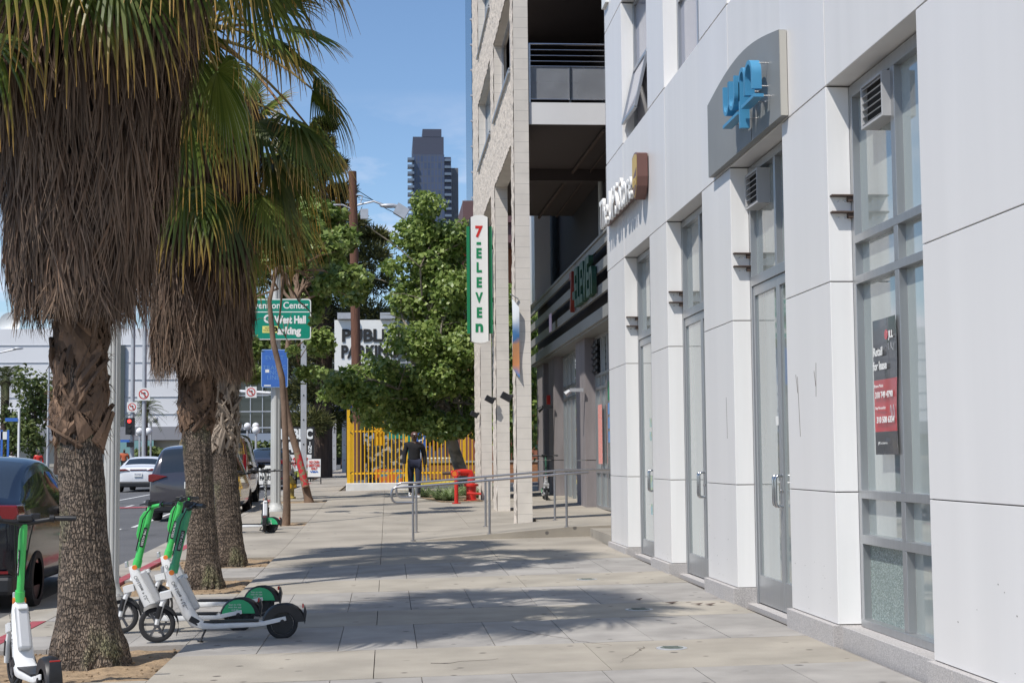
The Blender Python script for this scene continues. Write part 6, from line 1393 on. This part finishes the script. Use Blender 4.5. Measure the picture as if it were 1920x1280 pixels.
for (xx, Y, top, lab, sz, sc_) in ((248.5, 95, 560, 'traffic signal pole showing a red light by the white sedan', 763, .3), (270.5, 93, 560, 'grey signal pole with a no left turn sign right of the red light', 739, .37)):
    p = px(xx, sz, Y); z0 = gr(-10, Y); t = thing('signal_pole', lab, 'traffic signal', (p[0], Y, z0), 0, 'poles at the crossing')
    b = MB(); b.tube([(p[0], Y, z0), (p[0], Y, 11)], .13, 10); b.build('pole', m_galv, t, smooth=True); nlt(t, p[0], Y - .2, p[2], sc_)
    if xx < 260:
        q = px(246, 799, Y); b = MB(); b.box(q[0] - .26, q[0] + .26, Y - .5, Y - .2, q[2] - .5, q[2] + .5); ho = b.build('signal_head', m_black, t)
        for i, m_ in enumerate((m_lit, m_black_txt, m_black_txt)): b = MB(); b.lathe([(.11, -.03), (.11, 0)], (q[0] - .03, Y - .51, q[2] + .3 - i * .3), 12, 'y'); b.build('lens', m_, ho)
        b = MB(); b.box(q[0] - .6, q[0] - .05, Y - .2, Y - .17, q[2] - .95, q[2] - .8); b.build('street_name_plate', m_bluesign, t); b = MB(); b.box(q[0] - .2, q[0] + .2, Y - .4, Y - .2, q[2] - 1.25, q[2] - .95); b.build('walk_signal', m_black, t)
def globe(lab, xx, yy, Y, n=3, hgt=None):
    p = px(xx, yy, Y); z0 = gr(-10, Y); t = thing('globe_lamp', lab, 'street lamp', (p[0], Y, z0), 0, 'white globe lamps near the hall')
    b = MB(); b.tube([(p[0], Y, z0), (p[0], Y, p[2])], .07, 8)
    if n > 1: b.tube([(p[0] - .5, Y, p[2] - .1), (p[0] + .5, Y, p[2] - .1)], .04, 6)
    b.build('post', m_galv, t, smooth=True)
    for k in range(n): b = MB(); b.ball((p[0] + (k - (n - 1) / 2) * .55, Y, p[2] + .12), .24, 12, 8); b.build('globe', m_white, t, smooth=True)
globe('three-globe lamp between the red light and the date palm trunk', 262, 812, 100); globe('tall pale lamp right of the date palm', 283, 789, 112, 2); globe('triple globe lamp in front of the dark glass', 464, 802, 105); globe('single globe lamp in front of the dark glass', 480, 810, 95, 1)
t = thing('mast_arm_sign', 'long white signal mast arm with a small turn sign before the dark glass', 'traffic signal', (-9, 100, .6)); p = px(440, 733, 100); q = px(566, 740, 100)
b = MB(); b.tube([p, q], .1, 8); b.tube([(q[0], 100, .8), q], .16, 8); b.build('mast_arm', m_white, t, smooth=True); s_ = px(471, 735, 99.8); nlt(t, s_[0], 99.7, s_[2], .35)
t = thing('grey_pole', 'grey round pole directly behind the farthest palm', 'pole', (px(437, 900, 50)[0], 50, gr(-6, 50))); p = px(437, 650, 50); b = MB(); b.tube([(p[0], 50, gr(-6, 50)), (p[0], 50, 9)], .16, 10); b.build('shaft', m_galv, t, smooth=True)
t = thing('bracket_lamp', 'white bracket pole with a blue street name plate at the left', 'pole', (px(36, 800, 90)[0], 90, .6)); p = px(36, 765, 90); b = MB(); b.tube([(p[0], 90, .5), p, (p[0] - .62, 90, p[2] - .02)], .07, 6); b.build('pole', m_white, t); b = MB(); b.box(p[0] - .75, p[0] - .05, 89.9, 89.95, p[2] - .75, p[2] - .55); b.build('name_plate', m_bluesign, t)
for i, xx in enumerate((3, 15)):
    p = px(xx, 825, 92); t = thing('blue_banner', ['blue banner stand at the very left edge', 'blue banner stand next to the white bracket pole'][i], 'banner', (p[0], 92, .6), 0, 'blue banner stands'); b = MB(); b.box(p[0] - .06, p[0] + .06, 92, 92.05, .6, p[2] + .6); b.build('banner', m_bluesign, t); b = MB(); b.box(p[0] - .4, p[0] - .07, 92, 92.05, p[2] + .05, p[2] + .5); b.build('poster', m_signwhite, t)
t = thing('tapered_lamp_pole', 'slim grey lamp pole left of the nearest palm trunk', 'pole', (px(92, 800, 88)[0], 88, .6)); p = px(92, 680, 88); b = MB(); b.tube([(p[0], 88, .5), p], [.1, .04], 8); b.build('pole', m_galv, t, smooth=True)
t = thing('street_lamp', 'street lamp arm reaching in from the left edge before the white hall', 'street lamp', (px(-30, 800, 80)[0], 80, .5)); p = px(-30, 668, 80); q = px(33, 653, 80); b = MB(); b.tube([(p[0], 80, .5), p, q], .06, 8); b.build('pole_arm', m_galv, t, smooth=True); b = MB(); b.ball((q[0], 80, q[2]), (.3, .1, .07), 10, 5); b.build('lamp_head', m_galv, t, smooth=True)

# ================================================================ people
def skinned(name, verts, edges, radii, mat, parent, root=0, sub=2):
    me = bpy.data.meshes.new(name); me.from_pydata(verts, edges, []); o = bpy.data.objects.new('tmp', me); COL.objects.link(o)
    md = o.modifiers.new('skin', 'SKIN'); md.use_smooth_shade = True
    for i, r in enumerate(radii): me.skin_vertices[0].data[i].radius = r if isinstance(r, tuple) else (r, r)
    me.skin_vertices[0].data[root].use_root = True
    s = o.modifiers.new('sub', 'SUBSURF'); s.levels = sub; s.render_levels = sub
    dg = bpy.context.evaluated_depsgraph_get(); ev = bpy.data.meshes.new_from_object(o.evaluated_get(dg)); bpy.data.objects.remove(o); ev.name = name
    ev.materials.clear(); ev.materials.append(mat); ev.shade_smooth(); ob = bpy.data.objects.new(name, ev); COL.objects.link(ob); ob.parent = parent; return ob
m_skin = M('skin', (.07, .035, .022), .55); m_hood = M('black_cloth', (.010, .010, .012), .9); m_jean = M('denim', (.010, .013, .035), .85, ns=12, na=.3); m_cap = M('cap_brown', (.10, .045, .035), .8); m_shoe = M('shoe_white', (.6, .6, .58), .6)
def walker(lab, X, Y, H=1.78, hood=m_hood, jean=m_jean, cap=True, face=-1, detail=True, cat='person'):
    P = thing('person', lab, cat, (X, Y, gz(X, Y)), 0 if face < 0 else math.pi); k = H / 1.78
    # walking towards -y: left leg forward
    J = dict(pel=(0, 0, .95), waist=(0, 0, 1.08), chest=(0, -.01, 1.30), upc=(0, 0, 1.43), neck=(0, -.01, 1.50), jaw=(0, -.03, 1.57), head=(0, -.02, 1.66), top=(0, -.01, 1.735),
        hl=(-.095, 0, .93), kl=(-.10, .05, .50), al=(-.10, .28, .14), tl=(-.11, .14, .05), hr=(.095, 0, .93), kr=(.10, -.14, .52), ar=(.10, -.20, .09), tr=(.11, -.34, .04),
        sl=(-.20, .01, 1.42), el=(-.27, .0, 1.13), wl=(-.27, -.10, .90), sr=(.20, .01, 1.42), er=(.27, .07, 1.13), wr=(.28, .02, .87))
    rd = dict(pel=(.165, .12), waist=(.15, .115), chest=(.165, .13), upc=(.14, .10), neck=(.055, .055), jaw=(.07, .08), head=(.078, .098), top=(.05, .06), hl=.10, kl=.065, al=.045, tl=.035, hr=.10, kr=.065, ar=.045, tr=.035, sl=.07, el=.045, wl=.03, sr=.07, er=.045, wr=.03)
    E_ = [('pel', 'waist'), ('waist', 'chest'), ('chest', 'upc'), ('upc', 'neck'), ('neck', 'jaw'), ('jaw', 'head'), ('head', 'top'), ('pel', 'hl'), ('hl', 'kl'), ('kl', 'al'), ('al', 'tl'), ('pel', 'hr'), ('hr', 'kr'), ('kr', 'ar'), ('ar', 'tr'), ('upc', 'sl'), ('sl', 'el'), ('el', 'wl'), ('upc', 'sr'), ('sr', 'er'), ('er', 'wr')]
    if detail:
        for s, w in (('l', 'wl'), ('r', 'wr')):
            wx, wy, wz = J[w]; sg = -1 if s == 'l' else 1
            J['p' + s] = (wx, wy - .02, wz - .07); rd['p' + s] = (.028, .018); E_.append((w, 'p' + s))
            for i in range(4):
                a = 'f%s%d' % (s, i); J[a] = (wx + sg * .004, wy - .045 + i * .018, wz - .115 - (.008 if i in (1, 2) else 0)); rd[a] = .0085; J[a + 'b'] = (wx - sg * .012, wy - .05 + i * .018, wz - .155 - (.01 if i in (1, 2) else 0)); rd[a + 'b'] = .0075; E_ += [('p' + s, a), (a, a + 'b')]
            a = 'th' + s; J[a] = (wx - sg * .015, wy - .05, wz - .055); rd[a] = .010; J[a + 'b'] = (wx - sg * .02, wy - .065, wz - .095); rd[a + 'b'] = .008; E_ += [(w, a), (a, a + 'b')]
        J['nose'] = (0, -.125, 1.635); rd['nose'] = .012; E_.append(('head', 'nose'))
        for sg in (-1, 1): J['ear%d' % sg] = (sg * .085, -.005, 1.64); rd['ear%d' % sg] = .014; E_.append(('head', 'ear%d' % sg))
    def chain(name, keys, mat, extra, sub=2):
        ks = [q for q in J if q in keys]; idx = {q: i for i, q in enumerate(ks)}
        ed = [(idx[a], idx[b]) for a, b in E_ if a in idx and b in idx]
        rr = []
        for q in ks: v = rd[q]; v = v if isinstance(v, tuple) else (v, v); rr.append((v[0] * k + extra, v[1] * k + extra))
        return skinned(name, [tuple(c * k for c in J[q]) for q in ks], ed, rr, mat, P, 0, sub)
    chain('body', set(J), m_skin, 0)
    chain('hoodie', {'pel', 'waist', 'chest', 'upc', 'sl', 'el', 'wl', 'sr', 'er', 'wr', 'neck'}, hood, .022)
    chain('jeans', {'pel', 'hl', 'kl', 'al', 'hr', 'kr', 'ar'}, jean, .016)
    for s in ('l', 'r'):
        b = MB(); a, t_ = Vector(J['a' + s]) * k, Vector(J['t' + s]) * k; d = (t_ - a); b.tube([a - d * .35 + Vector((0, 0, -.03)), a + Vector((0, 0, -.02)), a.lerp(t_, .6) + Vector((0, 0, -.02)), t_ + d * .15 + Vector((0, 0, -.005))], [.045, .058, .052, .03], 10); b.build('shoe', m_shoe, P, smooth=True, world=False)
    if cap:
        b = MB(); b.ball((0, -.015 * k, 1.685 * k), (.098, .115, .085), 14, 8); b.box(-.065, .065, -.20 * k, -.10 * k, 1.675 * k, 1.690 * k); co = b.build('cap', m_cap, P, smooth=True, world=False)
        b = MB(); b.box(-.025, .025, -.131, -.122, 1.695, 1.74); b.build('cap_badge', m_signwhite, co, world=False)
    b = MB()
    for sg in (-1, 1): b.ball((sg * .032 * k, -.108 * k, 1.65 * k), (.012, .008, .008), 8, 5)
    b.build('eyes', m_signwhite, P, smooth=True, world=False)
    b = MB(); b.tube([(-.024 * k, -.10 * k, 1.60 * k), (0, -.108 * k, 1.598 * k), (.024 * k, -.10 * k, 1.60 * k)], [.003, .006, .003], 6); b.build('mouth', m_redp if False else M('lip', (.09, .03, .03), .5), P, world=False)
    return P
walker('person in a black hoodie, blue jeans, white shoes and a cap walking down the sidewalk', .72, 42.1, 1.80)
walker('distant pedestrian in orange and dark clothes crossing by the white sedan', px(233, 850, 92)[0], 92, 1.7, M('orange_top', (.5, .12, .05), .8), m_hood, cap=False, detail=False)
walker('distant pedestrian in a white top near the left edge', px(22, 850, 96)[0], 96, 1.7, m_shoe, m_hood, cap=False, detail=False)
walker('distant pedestrian in red near the tree at the left', px(72, 850, 98)[0], 98, 1.7, m_redp, m_hood, cap=False, detail=False)
for o in list(COL.objects):
    if o.type == 'MESH' and not o.data.polygons: bpy.data.objects.remove(o)
print('OBJECTS', len(COL.objects))
